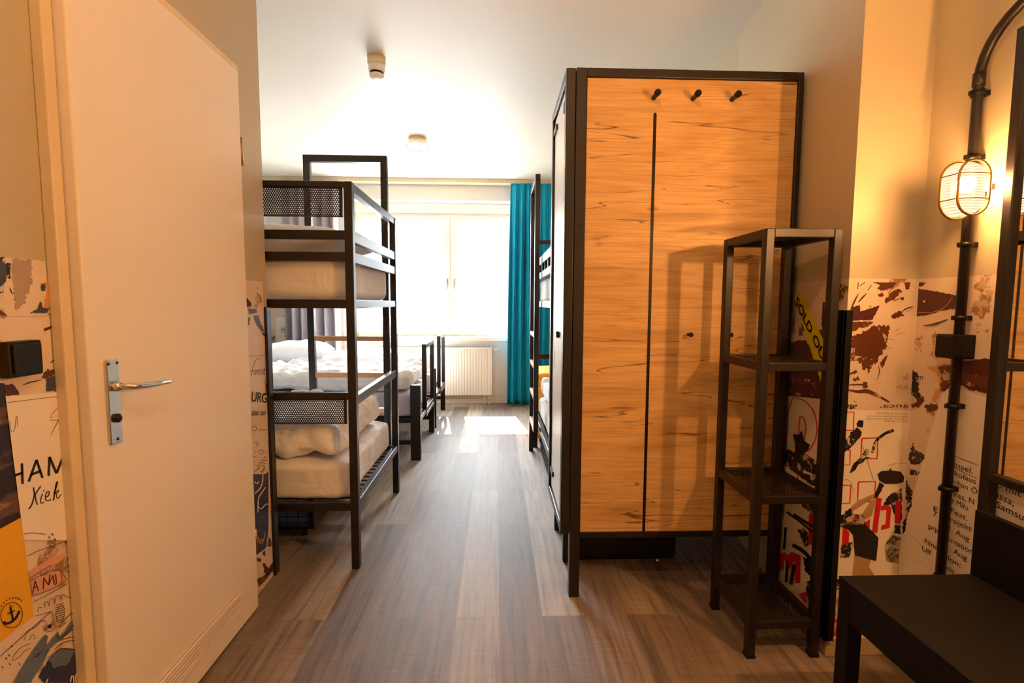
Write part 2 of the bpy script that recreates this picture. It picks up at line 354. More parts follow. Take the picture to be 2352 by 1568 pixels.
struct('baseboard_far', B((XBL, 1.279, YF-.014, YF, 0, .06)), 'white_paint', bevel=.003)
struct('baseboard_right', B((XP-.006, XR, YP-.014, YP, 0, .065)), 'baseboard_wood', bevel=.003)
bm = bmesh.new()
for (y0, y1) in ((YP-.014, 1.86),):
    f = lambda y: XP + .125*(y-YP)
    v = [bm.verts.new(p) for p in ((f(y0)-.014, y0, 0), (f(y0), y0, 0), (f(y1), y1, 0), (f(y1)-.014, y1, 0), (f(y0)-.014, y0, .065), (f(y0), y0, .065), (f(y1), y1, .065), (f(y1)-.014, y1, .065))]
    for q in ((0,3,2,1),(4,5,6,7),(0,1,5,4),(1,2,6,5),(2,3,7,6),(3,0,4,7)): bm.faces.new([v[i] for i in q])
struct('baseboard_pier', bm, 'baseboard_wood', bevel=.002)
struct('trim_1', B((WX0-.04, WX1+.04, YF-.05, YF-.0005, WZ0-.035, WZ0+.008), (WX0+.001, WX1-.001, YF-.0005, YF+.198, WZ0+.0005, WZ0+.008)), 'window_pvc', bevel=.003)       # inner sill

# window with two sashes
win = bpy.data.objects.new('window_1', None); C.objects.link(win); win.location = (-.74, 5.93, .79); ROOT['window_1'] = Vector(win.location); win['kind'] = 'structure'
y0 = 5.93
obj('window_frame', B((WX0, -1.62, y0, y0+.06, WZ0, 2.285), (.19, WX1, y0, y0+.06, WZ0, 2.285), (-1.62, .19, y0, y0+.06, 2.235, 2.285), (-1.62, .19, y0, y0+.06, WZ0, .84), (-.585, -.525, y0, y0+.06, .84, 2.235)), 'window_pvc', win, bevel=.004)
obj('blind_box', B((WX0, WX1, y0-.04, y0+.06, 2.285, 2.40)), 'white_paint', win, bevel=.004)
def sash(x0, x1, gx0, gx1, hx):
    s = obj('sash', B((x0, gx0, y0-.018, y0+.03, .83, 2.25), (gx1, x1, y0-.018, y0+.03, .83, 2.25), (gx0, gx1, y0-.018, y0+.03, 2.185, 2.25), (gx0, gx1, y0-.018, y0+.03, .83, .915)), 'window_pvc', win, bevel=.004)
    obj('pane', B((gx0-.005, gx1+.005, y0+.005, y0+.015, .91, 2.19)), 'pane_glass', s)
    bm = B((hx-.014, hx+.014, y0-.026, y0-.018, 1.42, 1.50)); tube(bm, [(hx, y0-.02, 1.48), (hx, y0-.05, 1.48)], .007, 8); box(bm, hx-.008, hx+.008, y0-.06, y0-.045, 1.37, 1.49)
    obj('window_handle', bm, 'chrome', s, bevel=.002)
    obj('hinge', B((x0 if hx > (x0+x1)/2 else x1-.02, (x0 if hx > (x0+x1)/2 else x1-.02)+.02, y0-.03, y0-.018, .86, .92)), 'window_pvc', s)
sash(-1.635, -.565, -1.555, -.638, -.60)
sash(-.545, .19, -.465, .112, -.51)

# outside: the street and the house opposite
tag(obj('street', B((-25, 25, 7.5, 30, -8.2, -8)), 'street'), 'grey street far below the window', 'street', kind='structure')
fac = thing('house', 'pale plastered house with a cornice standing across the street behind the window', 'building', (0, 18, -8))
obj('wall', B((-16, 16, 18, 19, -8, 3.2)), 'facade_plaster', fac)
obj('cornice', B((-16.2, 16.2, 17.7, 18, 3.0, 3.35), (-16, 16, 17.85, 18, .15, .3), (-16, 16, 17.9, 18, -.5, -.4)), 'facade_trim', fac)
bm = bmesh.new(); v = [bm.verts.new(p) for p in ((-16, 17.8, 3.35), (16, 17.8, 3.35), (16, 21, 5.2), (-16, 21, 5.2), (-16, 21, 3.35), (16, 21, 3.35))]
for q in ((0,1,2,3), (0,3,4), (1,5,2), (3,2,5,4), (0,4,5,1)): bm.faces.new([v[i] for i in q])
obj('roof', bm, 'roof_tile', fac)
for k in range(-3, 4):
    xc = -.78 + k*2.9
    wf = obj('window', B((xc-.7, xc-.58, 17.88, 18, .72, 2.55), (xc+.58, xc+.7, 17.88, 18, .72, 2.55), (xc-.7, xc+.7, 17.85, 18, 2.45, 2.65), (xc-.75, xc+.75, 17.8, 18, .62, .75), (xc-.03, xc+.03, 17.9, 18, .72, 2.45)), 'facade_trim', fac)
    obj('pane', B((xc-.58, xc-.03, 17.95, 17.99, .75, 2.45), (xc+.03, xc+.58, 17.95, 17.99, .75, 2.45)), 'facade_glass', wf)
obj('dormer', B((-3.5, -2.5, 17.9, 19.5, 3.3, 4.1), (-3.65, -2.35, 17.8, 19.6, 4.1, 4.2)), 'facade_trim', fac)

# ---------------------------------------------------------------- door in the left wall
dr = bpy.data.objects.new('door_1', None); C.objects.link(dr); dr.location = (XL, 1.46, 0); ROOT['door_1'] = Vector(dr.location); dr['kind'] = 'structure'
xf, DY0, DY1, DZ = -.954, 1.112, 1.826, 2.027
obj('door_frame', B((XL, xf, DY0-.027, DY0, 0, DZ+.04), (XL, xf, DY1, DY1+.045, 0, DZ+.04), (XL, xf, DY0, DY1, DZ, DZ+.04), (XL, xf-.012, DY0, DY1, .0, DZ)), 'frame_paint', dr, bevel=.003)
lf = obj('door_leaf', B((xf-.010, -.93, DY0+.003, DY1-.001, .010, DZ-.002)), 'door_paint', dr, bevel=.004)
pl = obj('lock_plate', B((-.93, -.923, 1.157, 1.196, .855, 1.062)), 'chrome', lf, bevel=.003)
bm = bmesh.new(); lathe(bm, [(.012, 0), (.012, .012), (.009, .018)], (-.923, 1.176, .996), 'x', 20)
tube(bm, [(-.915, 1.176, .996), (-.895, 1.176, .996), (-.884, 1.186, .995), (-.881, 1.21, .992), (-.881, 1.27, .988), (-.884, 1.315, .985)], [.008, .008, .0085, .008, .007, .005], 14)
obj('door_handle', bm, 'chrome', pl, label='bent metal lever handle')
bm = bmesh.new(); lathe(bm, [(.011, 0), (.011, .006), (.006, .009)], (-.923, 1.178, .918), 'x', 20); obj('lock_knob', bm, 'deep_black', pl)
for (yy, zz) in ((1.163, 1.052), (1.190, 1.052), (1.178, .866)):
    bm = bmesh.new(); lathe(bm, [(.0035, 0), (.0035, .001), (.002, .0016)], (-.923, yy, zz), 'x', 10); obj('screw', bm, 'deep_black', pl)
vt = obj('vent_grille', B((-.9285, -.922, 1.20, 1.690, .086, .093), (-.9285, -.922, 1.20, 1.690, .145, .152), (-.9285, -.922, 1.683, 1.690, .093, .145), (-.9285, -.922, 1.20, 1.207, .093, .145),
    *[(-.9285, -.923, 1.207, 1.683, .0965+i*.0125, .1035+i*.0125) for i in range(4)]), 'door_paint', lf, bevel=.001)
obj('vent_shade_plate', B((-.930, -.9285, 1.20, 1.690, .086, .152)), 'vent_shade', vt)  # thin dark plate, its colour standing for shade between the vent slats
bm = bmesh.new(); tube(bm, [(-.936, DY1+.008, 1.70), (-.936, DY1+.008, 1.80)], .007, 12); obj('hinge', bm, 'brass', dr)
bm = bmesh.new(); tube(bm, [(-.936, DY1+.008, .22), (-.936, DY1+.008, .32)], .007, 12); obj('hinge', bm, 'brass', dr)

# black corner guards
g = obj('corner_guard', B((XL+.001, XL+.012, YE-.03, YE+.003, .0, 1.18), (XL-.03, XL+.012, YE+.001, YE+.010, .0, 1.18)), 'black_steel', bevel=.002)
tag(g, 'black corner guard strip at the end of the left wall beside the near bunk bed', 'corner guard', 'black corner guards')
g = obj('corner_guard', B((XP-.033, XP-.001, YP-.030, YP-.016, .066, 1.185), (XP-.033, XP-.021, YP-.030, YP+.01, .066, 1.185)), 'deep_black', bevel=.002)
tag(g, 'black corner guard strip on the pier between the open shelf and the bench', 'corner guard', 'black corner guards')

# ---------------------------------------------------------------- beds
T = .036
def slats(x0, x1, y0, y1, z, along='x', step=.055):
    bm = bmesh.new()
    if along == 'x':
        n = int((y1-y0)/step)
        for i in range(1, n): y = y0+i*step; box(bm, x0, x1, y-.004, y+.004, z, z+.006)
        for i in range(1, 8): x = x0+(x1-x0)*i/8; box(bm, x-.004, x+.004, y0, y1, z-.006, z)
    else:
        n = int((x1-x0)/step)
        for i in range(1, n): x = x0+i*step; box(bm, x-.004, x+.004, y0, y1, z, z+.006)
        for i in range(1, 8): y = y0+(y1-y0)*i/8; box(bm, x0, x1, y-.004, y+.004, z-.006, z)
    return bm
def steel(name, p, parent, bev=.003): return obj(name, B(p), 'black_steel', parent, bevel=bev)
def ladder_x(parent, x0, x1, y, z0, z1, rungs, zl=None):        # ladder spanning X, standing in the plane y
    t = .040
    L_ = obj('ladder', B((x0, x0+t, y, y+.035, z0, z1-t), (x1-t, x1, y, y+.035, z0 if zl is None else zl, z1-t), (x0, x1, y, y+.035, z1-t, z1)), 'black_steel', parent, bevel=.003)
    for z in rungs: obj('rung', B((x0+t, x1-t, y+.002, y+.033, z, z+.030)), 'rung_wood', L_, bevel=.003, label='pale brown wooden rung')
def ladder_y(parent, x, y0, y1, zn, zf, z1, rungs):
    t = .040
    L_ = obj('ladder', B((x, x+.035, y0, y0+t, zn, z1-t), (x, x+.035, y1-t, y1, zf, z1-t), (x, x+.035, y0, y1, z1-t, z1)), 'black_steel', parent, bevel=.003)
    for z in rungs: obj('rung', B((x+.002, x+.033, y0+t, y1-t, z, z+.030)), 'rung_wood', L_, bevel=.003, label='pale brown wooden rung')

# near bunk, long side facing the entry
X1, X0, Y0, Y1 = -.615, -2.60, 2.10, 3.005
bk1 = thing('bunk_bed', 'tall black steel bunk bed on the left, nearest the door, with mesh guards', 'bunk bed', ((X0+X1)/2, (Y0+Y1)/2, 0), 'black steel bunk beds')
for (x, y) in ((X1-T, Y0), (X1-T, Y1-T), (X0, Y0), (X0, Y1-T)): steel('post', (x, x+T, y, y+T, 0, 1.715), bk1)
for (z0, z1) in ((1.69, 1.715), (1.472, 1.510), (1.379, 1.418), (1.176, 1.214), (.775, .806), (.270, .306)):
    steel('side_rail', (X0+T, X1-T, Y0+.003, Y0+T-.003, z0, z1), bk1)
for (z0, z1) in ((1.176, 1.214), (.270, .306)): steel('side_rail', (X0+T, X1-T, Y1-T+.003, Y1-.003, z0, z1), bk1)
for x in (X1-T, X0):
    for (z0, z1) in ((1.675, 1.715), (1.462, 1.510), (1.375, 1.420), (1.176, 1.214), (.745, .788), (.270, .310)):
        steel('end_rail', (x+.003, x+T-.003, Y0+T, Y1-T, z0, z1), bk1)
def guard(parent, xa, xb, z0, z1, y, pitch):
    g_ = obj('mesh_guard', B((xa, xb, y, y+.012, z1-.006, z1), (xa, xb, y, y+.012, z0, z0+.004), (xa, xa+.012, y, y+.012, z0, z1), (xb-.012, xb, y, y+.012, z0, z1)), 'black_steel', parent)
    obj('perforated_sheet', perforated(xa+.006, xb-.010, z0+.004, z1-.006, pitch, .33, 'xz', y+.006), 'black_steel', g_, solid=.0016)
guard(bk1, -1.28, X1-T-.010, 1.568, 1.692, Y0+.012, .0098)
guard(bk1, -1.28, X1-T-.010, .664, .776, Y0+.012, .0098)
obj('mattress_support', slats(X0+T, X1-T, Y0+T, Y1-T, .292), 'black_steel', bk1)
obj('mattress_support', slats(X0+T, X1-T, Y0+T, Y1-T, 1.196), 'black_steel', bk1)
ladder_x(bk1, -1.172, -.668, Y1+.004, .30, 2.092, (.962, .732, .505), .30)

# right bunk behind the wardrobe, long side along the aisle
RX0, RX1, RY0, RY1 = .312, 1.18, 2.45, 3.96
bk2 = thing('bunk_bed', 'black steel bunk bed on the right, half hidden behind the wardrobe', 'bunk bed', ((RX0+RX1)/2, (RY0+RY1)/2, 0), 'black steel bunk beds')
for (x, y) in ((RX0, RY0), (RX1-T, RY0), (RX0, RY1-T), (RX1-T, RY1-T)): steel('post', (x, x+T, y, y+T, 0, 1.715), bk2)
for (z0, z1) in ((1.480, 1.535), (1.380, 1.425), (1.176, 1.220), (.268, .318)): steel('side_rail', (RX0+.003, RX0+T-.003, RY0+T, RY1-T, z0, z1), bk2)
for k in range(7): y = 2.62+k*.19; steel('baluster', (RX0+.008, RX0+.024, y, y+.014, 1.425, 1.48), bk2, .001)
for y in (RY0, RY1-T):
    for (z0, z1) in ((1.68, 1.715), (1.176, 1.214), (.745, .785), (.268, .306)): steel('end_rail', (RX0+T, RX1-T, y+.003, y+T-.003, z0, z1), bk2)
for (z0, z1) in ((1.176, 1.214), (.268, .306)): steel('side_rail', (RX1-T+.003, RX1-.003, RY0+T, RY1-T, z0, z1), bk2)
obj('mattress_support', slats(RX0+T, RX1-T, RY0+T, RY1-T, .290, 'x'), 'black_steel', bk2)
obj('mattress_support', slats(RX0+T, RX1-T, RY0+T, RY1-T, 1.196, 'x'), 'black_steel', bk2)
ladder_y(bk2, .270, 3.40, 3.86, .27, 0, 2.10, (.955, .725, .498, .262))

def low_bed(label, y0, y1, fy0, pw):
    x1, x0 = -.575, -2.55
    b_ = thing('single_bed', label, 'bed', ((x0+x1)/2, (y0+y1)/2, 0), 'low black single beds')
    steel('post', (x1-pw, x1, y0, y0+.04, 0, .581), b_); steel('post', (x1-.05, x1, y1-.036, y1, 0, .27), b_)
    for (x, y) in ((x0, y0), (x0, y1-T)): steel('post', (x, x+T, y, y+T, 0, 1.20), b_)
    for y in (y0, y1-T):
        for (z0, z1) in ((.290, .326), (.122, .158)): steel('side_rail', (x0+T, x1-.05 if y > y0 else x1-pw, y+.003, y+T-.003, z0, z1), b_)
    steel('end_rail', (x1-.045, x1-.005, y0+.04, y1-T, .290, .326), b_)
    fr = obj('end_frame', B((x1-.036, x1, fy0, fy0+.036, .262, .866), (x1-.036, x1, y1-.036, y1, .27, .866), (x1-.036, x1, fy0+.036, y1-.036, .830, .866), (x1-.036, x1, fy0+.036, y1-.036, .262, .290)), 'black_steel', b_, bevel=.003)
    for (z0, z1) in ((1.165, 1.20), (.55, .585), (.29, .326)): steel('head_rail', (x0+.003, x0+T-.003, y0+T, y1-T, z0, z1), b_)
    hs = obj('mesh_headboard', perforated(y0+T, y1-T, .59, 1.16, .022, .33, 'yz', x0+T/2), 'black_steel', b_, solid=.002)
    obj('mattress_support', slats(x0+T, x1-.05, y0+T, y1-T, .318), 'black_steel', b_)
low_bed('low black single bed, nearer of the two behind the near bunk', 3.605, 4.44, 3.93, .076)
low_bed('low black single bed closest to the window and radiator', 4.55, 5.38, 4.93, .05)

# bedding
def cloth(name, bm, m, label, cat, group=None): return tag(obj(name, bm, m), label, cat, group)
cloth('mattress', rbox(-2.55, -.665, 2.142, 2.962, .300, .475, .035, 26, .006, 5, 1), 'sheet', 'white sheeted mattress on the lower level of the near bunk', 'mattress', 'mattresses')
cloth('duvet', rbox(-2.3, -.71, 2.17, 2.90, .500, .640, .045, 70, .034, 8, 2, .05), 'duvet_cloth', 'white folded duvet on the lower mattress of the near bunk, behind the mesh guard', 'duvet', 'white duvets')
cloth('mattress', rbox(-2.55, -.665, 2.142, 2.962, 1.206, 1.425, .05, 26, .010, 4, 3), 'sheet', 'beige sheeted mattress on the upper level of the near bunk', 'mattress', 'mattresses')
cloth('pillow', pillow_mesh((-1.10, 2.56, 1.505), .80, .66, .15, 2), 'pillow_cloth', 'white pillow on the upper level of the near bunk', 'pillow', 'white pillows')
cloth('mattress', rbox(-2.50, -.64, 3.645, 4.40, .328, .510, .03, 22, .004, 5, 4), 'grey_mattress', 'pale grey mattress on the nearer low single bed', 'mattress', 'mattresses')
cloth('duvet', rbox(-2.25, -.66, 3.66, 4.38, .526, .65, .05, 60, .018, 7, 5, .04), 'duvet_cloth', 'white duvet folded on the nearer low single bed', 'duvet', 'white duvets')
cloth('mattress', rbox(-2.50, -.64, 4.59, 5.34, .328, .520, .03, 22, .004, 5, 6), 'sheet', 'white mattress on the low single bed closest to the window', 'mattress', 'mattresses')
cloth('duvet', rbox(-1.95, -.66, 4.60, 5.33, .538, .66, .055, 60, .02, 6, 7, .045), 'duvet_cloth', 'bright white duvet on the low single bed closest to the window', 'duvet', 'white duvets')
cloth('pillow', pillow_mesh((-2.02, 4.90, .70), .66, .62, .22, 5, .2), 'pillow_cloth', 'plump white pillow at the head of the bed closest to the window', 'pillow', 'white pillows')
cloth('pillow', pillow_mesh((-2.22, 4.02, .70), .46, .60, .16, 8, .1), 'pillow_cloth', 'white pillow at the head of the nearer low single bed', 'pillow', 'white pillows')
cloth('mattress', rbox(.352, 1.14, 2.50, 3.91, .300, .440, .035, 22, .005, 5, 9), 'sheet', 'white mattress on the lower level of the right bunk', 'mattress', 'mattresses')
cloth('duvet', rbox(.365, 1.10, 2.6, 3.86, .458, .61, .06, 40, .016, 6, 10, .035), 'duvet_cloth', 'white duvet on the lower level of the right bunk, glimpsed past the ladder', 'duvet', 'white duvets')
cloth('mattress', rbox(.352, 1.14, 2.50, 3.91, 1.206, 1.39, .035, 22, .005, 5, 11), 'sheet', 'white mattress on the upper level of the right bunk', 'mattress', 'mattresses')

# wire drawers under the beds
def crate(label, x0, x1, y0, y1, z0, z1, sx=.055, sz=.03):
    t = thing('wire_crate', label, 'storage crate', ((x0+x1)/2, (y0+y1)/2, 0), 'wire crates under the beds')
    f = []
    for z in (z0, z1-.014): f += [(x0, x1, y0, y0+.014, z, z+.014), (x0, x1, y1-.014, y1, z, z+.014), (x0, x0+.014, y0+.014, y1-.014, z, z+.014), (x1-.014, x1, y0+.014, y1-.014, z, z+.014)]
    obj('frame', B(*f), 'black_steel', t)
    r = .0022
    def side(axis, c, a0, a1):
        bm = bmesh.new(); n = max(2, round((a1-a0)/sx)); k = max(2, round((z1-z0)/sz))
        for i in range(n+1):
            a = a0+(a1-a0)*i/n
            box(bm, *( (a-r, a+r, c-r, c+r, z0, z1) if axis == 'x' else (c-r, c+r, a-r, a+r, z0, z1)))
        for i in range(1, k):
            z = z0+(z1-z0)*i/k
            box(bm, *( (a0, a1, c-r, c+r, z-r, z+r) if axis == 'x' else (c-r, c+r, a0, a1, z-r, z+r)))
        obj('wire_side', bm, 'wire', t)
    side('x', y0+.007, x0, x1); side('x', y1-.007, x0, x1); side('y', x0+.007, y0, y1); side('y', x1-.007, y0, y1)
    obj('base_sheet', B((x0+.01, x1-.01, y0+.01, y1-.01, z0+.002, z0+.005)), 'black_steel', t)
    for (x, y) in ((x0+.03, y0+.03), (x1-.03, y0+.03), (x0+.03, y1-.03), (x1-.03, y1-.03)):
        bm = bmesh.new(); tube(bm, [(x-.008, y, .0145), (x+.008, y, .0145)], .0145, 14); box(bm, x-.010, x+.010, y-.006, y+.006, .02, z0); obj('caster', bm, 'deep_black', t)
crate('black wire storage crate with a steel side panel under the near bunk', -1.75, -.955, 2.40, 2.95, .045, .235)
t = bpy.data.objects['wire_crate']; obj('side_panel', B((-.953, -.93, 2.40, 2.95, .045, .235)), 'black_steel', t, bevel=.002)
crate('black wire storage crate under the wardrobe beside the aisle', .352, .62, 2.20, 2.86, .035, .245, .035, .035)
crate('black wire storage crate under the right bunk beside the ladder', .352, .95, 2.93, 3.70, .035, .245, .035, .035)

# orange stool behind the right bunk
st = thing('upholstered_stool', 'orange upholstered cube seat behind the far end of the right bunk', 'stool', (.65, 4.32, 0))
obj('seat', rbox(.345, .93, 4.05, 4.60, .48, .605, .03, 14, .002, 5, 12), 'upholstery_orange', st)
obj('body', rbox(.352, .925, 4.06, 4.59, .03, .478, .02, 14, 0, 5, 12), 'upholstery_orange', st)
for (x, y) in ((.40, 4.1), (.87, 4.1), (.40, 4.54), (.87, 4.54)): obj('foot', B((x-.02, x+.02, y-.02, y+.02, 0, .03)), 'deep_black', st)

# ---------------------------------------------------------------- wardrobe
WY = 1.868
wd = thing('wardrobe', 'tall wardrobe in a black steel frame with an oak-look front panel and coat pegs', 'wardrobe', (.72, 2.1, 0))
FX1 = 1.176
steel('post', (.300, .342, WY, WY+.04, 0, 2.088), wd)
steel('post', (.262, .298, WY+.001, WY+.041, .268, 2.086), wd)
steel('post', (.312, .345, 2.134, 2.168, 0, .262), wd)
steel('post', (FX1-.02, FX1, WY, WY+.04, 0, 2.088), wd)
steel('post', (.262, .298, 2.30, 2.335, .268, 2.086), wd)
steel('top_rail', (.342, FX1-.02, WY, WY+.04, 2.056, 2.088), wd)
steel('side_rail', (.262, .298, WY+.041, 2.30, 2.050, 2.086), wd)
steel('side_rail', (.262, .298, WY+.041, 2.30, .268, .304), wd)
steel('bottom_rail', (.342, FX1-.02, WY+.010, WY+.04, .245, .272), wd)
obj('front_panel', B((.344, FX1-.021, WY+.010, WY+.028, .273, 2.055)), 'oak_panel', wd)
obj('cabinet', B((.302, .318, WY+.042, 2.335, .305, 2.07), (.318, FX1-.02, WY+.042, WY+.055, .305, 2.07), (.318, FX1-.02, 2.320, 2.335, .305, 2.07), (FX1-.018, FX1-.002, WY+.042, 2.335, .305, 2.07), (.302, FX1, WY+.042, 2.335, .29, .305), (.302, FX1, WY+.042, 2.335, 2.07, 2.086)), 'white_laminate', wd)
sd = obj('door', B((.272, .290, WY+.050, 2.285, .312, 2.040)), 'white_laminate', wd, bevel=.002)
bm = B((.266, .272, 2.10, 2.115, 1.066, 1.080), (.260, .266, 2.06, 2.118, 1.068, 1.078)); box(bm, .258, .272, 2.05, 2.060, 1.055, 1.080); obj('handle', bm, 'deep_black', sd)
for z in (1.985, .40): obj('hinge', B((.264, .272, 2.19, 2.285, z-.012, z+.012)), 'deep_black', sd)
obj('number_tag', B((.2705, .272, 2.22, 2.265, .90, .98)), 'white_plastic', sd)
obj('catch', B((.264, .272, 1.93, 1.965, 1.955, 1.990)), 'deep_black', sd)
bm = bmesh.new()
ring = [(.600, .272), (.6115, .272), (.6115, 1.925)] + [(.60575+.00575*math.cos(math.pi*k/10), 1.925+.00575*math.sin(math.pi*k/10)) for k in range(1, 10)] + [(.600, 1.925)]
fa = [bm.verts.new((x, WY+.0085, z)) for x, z in ring]; fb = [bm.verts.new((x, WY+.0102, z)) for x, z in ring]; bm.faces.new(fa)
for i in range(len(ring)): j = (i+1) % len(ring); bm.faces.new((fa[i], fb[i], fb[j], fa[j]))
obj('groove', bm, 'deep_black', wd)
for x in (.598, .750, .902):
    bm = bmesh.new(); lathe(bm, [(.009, .010), (.009, -.028), (.012, -.030), (.012, -.044), (.010, -.047)], (x, WY, 1.985), 'y', 20); obj('coat_peg', bm, 'deep_black', wd)
for x in (.762, .921):
    bm = bmesh.new(); lathe(bm, [(.005, .010), (.005, -.014), (.009, -.016), (.009, -.024), (.007, -.027)], (x, WY, 1.082), 'y', 18); obj('knob', bm, 'deep_black', wd)
for x in (.280, .321):
    for z in (1.50, 1.405):
        bm = bmesh.new(); lathe(bm, [(.0045, .0), (.0045, -.0015), (.003, -.0025)], (x, WY, z), 'y', 12); obj('bolt', bm, 'black_steel', wd)
obj('plinth_board', B((.347, .842, 2.136, 2.150, .012, .262)), 'deep_black', wd)
bm = bmesh.new(); tube(bm, [(.742, 2.120, .013), (.762, 2.120, .013)], .013, 12); obj('caster', bm, 'chrome', wd)

# ---------------------------------------------------------------- open shelf
SX0, SX1, SY0, SY1, ST = .855, 1.104, 1.512, 1.800, .028
sh = thing('open_shelf', 'tall narrow black steel shelf rack with perforated shelves beside the pier', 'shelf', ((SX0+SX1)/2, (SY0+SY1)/2, 0))
for (x, y) in ((SX0, SY0), (SX1-ST, SY0), (SX0, SY1-ST), (SX1-ST, SY1-ST)): steel('leg', (x, x+ST, y, y+ST, .004, 1.443), sh)
for (x, y) in ((SX0, SY0), (SX1-ST, SY0), (SX0, SY1-ST), (SX1-ST, SY1-ST)): obj('foot_cap', B((x-.001, x+ST+.001, y-.001, y+ST+.001, 0, .010)), 'deep_black', sh)
for k, z in enumerate((.105, .540, .985, 1.415)):
    s_ = obj('shelf_frame', B((SX0+ST, SX1-ST, SY0+.001, SY0+ST-.001, z, z+.028), (SX0+ST, SX1-ST, SY1-ST+.001, SY1-.001, z, z+.028), (SX0+.001, SX0+ST-.001, SY0+ST, SY1-ST, z, z+.028), (SX1-ST+.001, SX1-.001, SY0+ST, SY1-ST, z, z+.028)), 'black_steel', sh, bevel=.002)
    obj('perforated_shelf', perforated(SX0+ST-.003, SX1-ST+.003, SY0+ST-.003, SY1-ST+.003, .0125, .36, 'xy', z+.022), 'black_steel', s_, solid=.0016)
obj('wall_bracket', B((.985, 1.045, SY1-.045, SY1-ST-.001, 1.388, 1.400), (1.02, 1.045, SY1-.047, SY1-.045, 1.384, 1.404)), 'chrome', sh, label='small bright metal bracket')

# ---------------------------------------------------------------- bench, mirror
bn = thing('bench', 'low black bench with square legs under the framed mirror', 'bench', (1.12, .75, 0))
BX0, BX1, BY1, BZ = .930, 1.302, 1.215, .470
obj('seat_top', B((BX0, BX1, .15, BY1, BZ-.022, BZ)), 'bench_black', bn, bevel=.002)
obj('apron', B((BX0+.002, BX0+.022, .17, BY1-.04, BZ-.105, BZ-.022), (BX0+.022, BX1, BY1-.022, BY1-.002, BZ-.105, BZ-.022), (BX0+.022, BX1, .152, .172, BZ-.105, BZ-.022)), 'bench_black', bn, bevel=.002)
for (x, y) in ((BX0+.001, BY1-.041), (BX0+.001, .151), (BX1-.041, BY1-.041), (BX1-.041, .151)): obj('leg', B((x, x+.04, y, y+.04, 0, BZ-.022)), 'bench_black', bn, bevel=.002)
obj('back_board', B((1.304, 1.324, .15, 1.222, BZ-.10, .648)), 'bench_black', bn, bevel=.002)
mr = thing('framed_mirror', 'tall mirror in a black steel frame on the right wall behind the bench', 'mirror', (1.35, .9, .60))
MY0, MY1, MX = .80, 1.255, 1.343
MW = .025
obj('frame', B((MX, MX+.030, MY1-MW, MY1, .60, 1.915), (MX, MX+.030, MY0, MY0+MW, .60, 1.915), (MX, MX+.030, MY0+MW, MY1-MW, 1.890, 1.915), (MX, MX+.030, MY0+MW, MY1-MW, .724, .746)), 'black_steel', mr, bevel=.003)
obj('mirror_glass', B((MX+.014, MX+.020, MY0+MW, MY1-MW, .746, 1.890)), 'mirror_silver', mr)
obj('backing', B((MX+.0205, MX+.032, MY0+MW, MY1-MW, .746, 1.890)), 'deep_black', mr)

# ---------------------------------------------------------------- conduit, boxes, lamps
CXp, CYp = 1.350, 1.352
cd = thing('conduit_pipe', 'black conduit pipe clamped upright on the right wall between pier and mirror', 'pipe', (CXp, CYp, .36))
bm = bmesh.new(); pts = [(CXp, CYp, .365), (CXp, CYp, 1.83)]
for k in range(1, 9): a = math.pi/2*k/8; pts.append((CXp, CYp-.16*(1-math.cos(a)), 1.83+.16*math.sin(a)))
pts.append((CXp, .3, 1.99)); tube(bm, pts, .0125, 16); obj('pipe', bm, 'black_steel', cd)
bm = bmesh.new(); tube(bm, [(CXp, CYp, 1.815), (CXp, CYp, 1.85)], .0145, 16); obj('coupling', bm, 'black_steel', cd)
bm = bmesh.new(); tube(bm, [(CXp, CYp, .357), (CXp, CYp, .385)], .016, 16); obj('coupling', bm, 'black_steel', cd)
for z in (1.895-.10, 1.62, 1.375, 1.165, .905, .655):
    bm = bmesh.new(); tube(bm, [(CXp, CYp, z-.007), (CXp, CYp, z+.007)], .0165, 16); box(bm, CXp+.006, XR-.0015, CYp-.008, CYp+.008, z-.007, z+.007); box(bm, CXp-.024, CXp-.01, CYp-.004, CYp+.004, z-.006, z+.006); obj('clamp', bm, 'deep_black', cd)
jb = thing('junction_box', 'square black junction box on the conduit pipe beside the mirror', 'box', (1.345, 1.36, 1.05))
obj('housing', B((1.316, 1.379, 1.328, 1.388, 1.047, 1.117)), 'deep_black', jb, bevel=.003)
obj('cover', B((1.312, 1.316, 1.331, 1.385, 1.051, 1.113)), 'black_steel', jb, bevel=.002)
sb = thing('switch_box', 'square black switch box on the papered wall left of the door', 'switch', (-.96, 1.0, 1.048))
obj('housing', B((XL+.002, -.956, .966, 1.036, 1.048, 1.120)), 'deep_black', sb, bevel=.003)
obj('rocker', B((-.956, -.950, .972, 1.030, 1.054, 1.114)), 'deep_black', sb, bevel=.002)

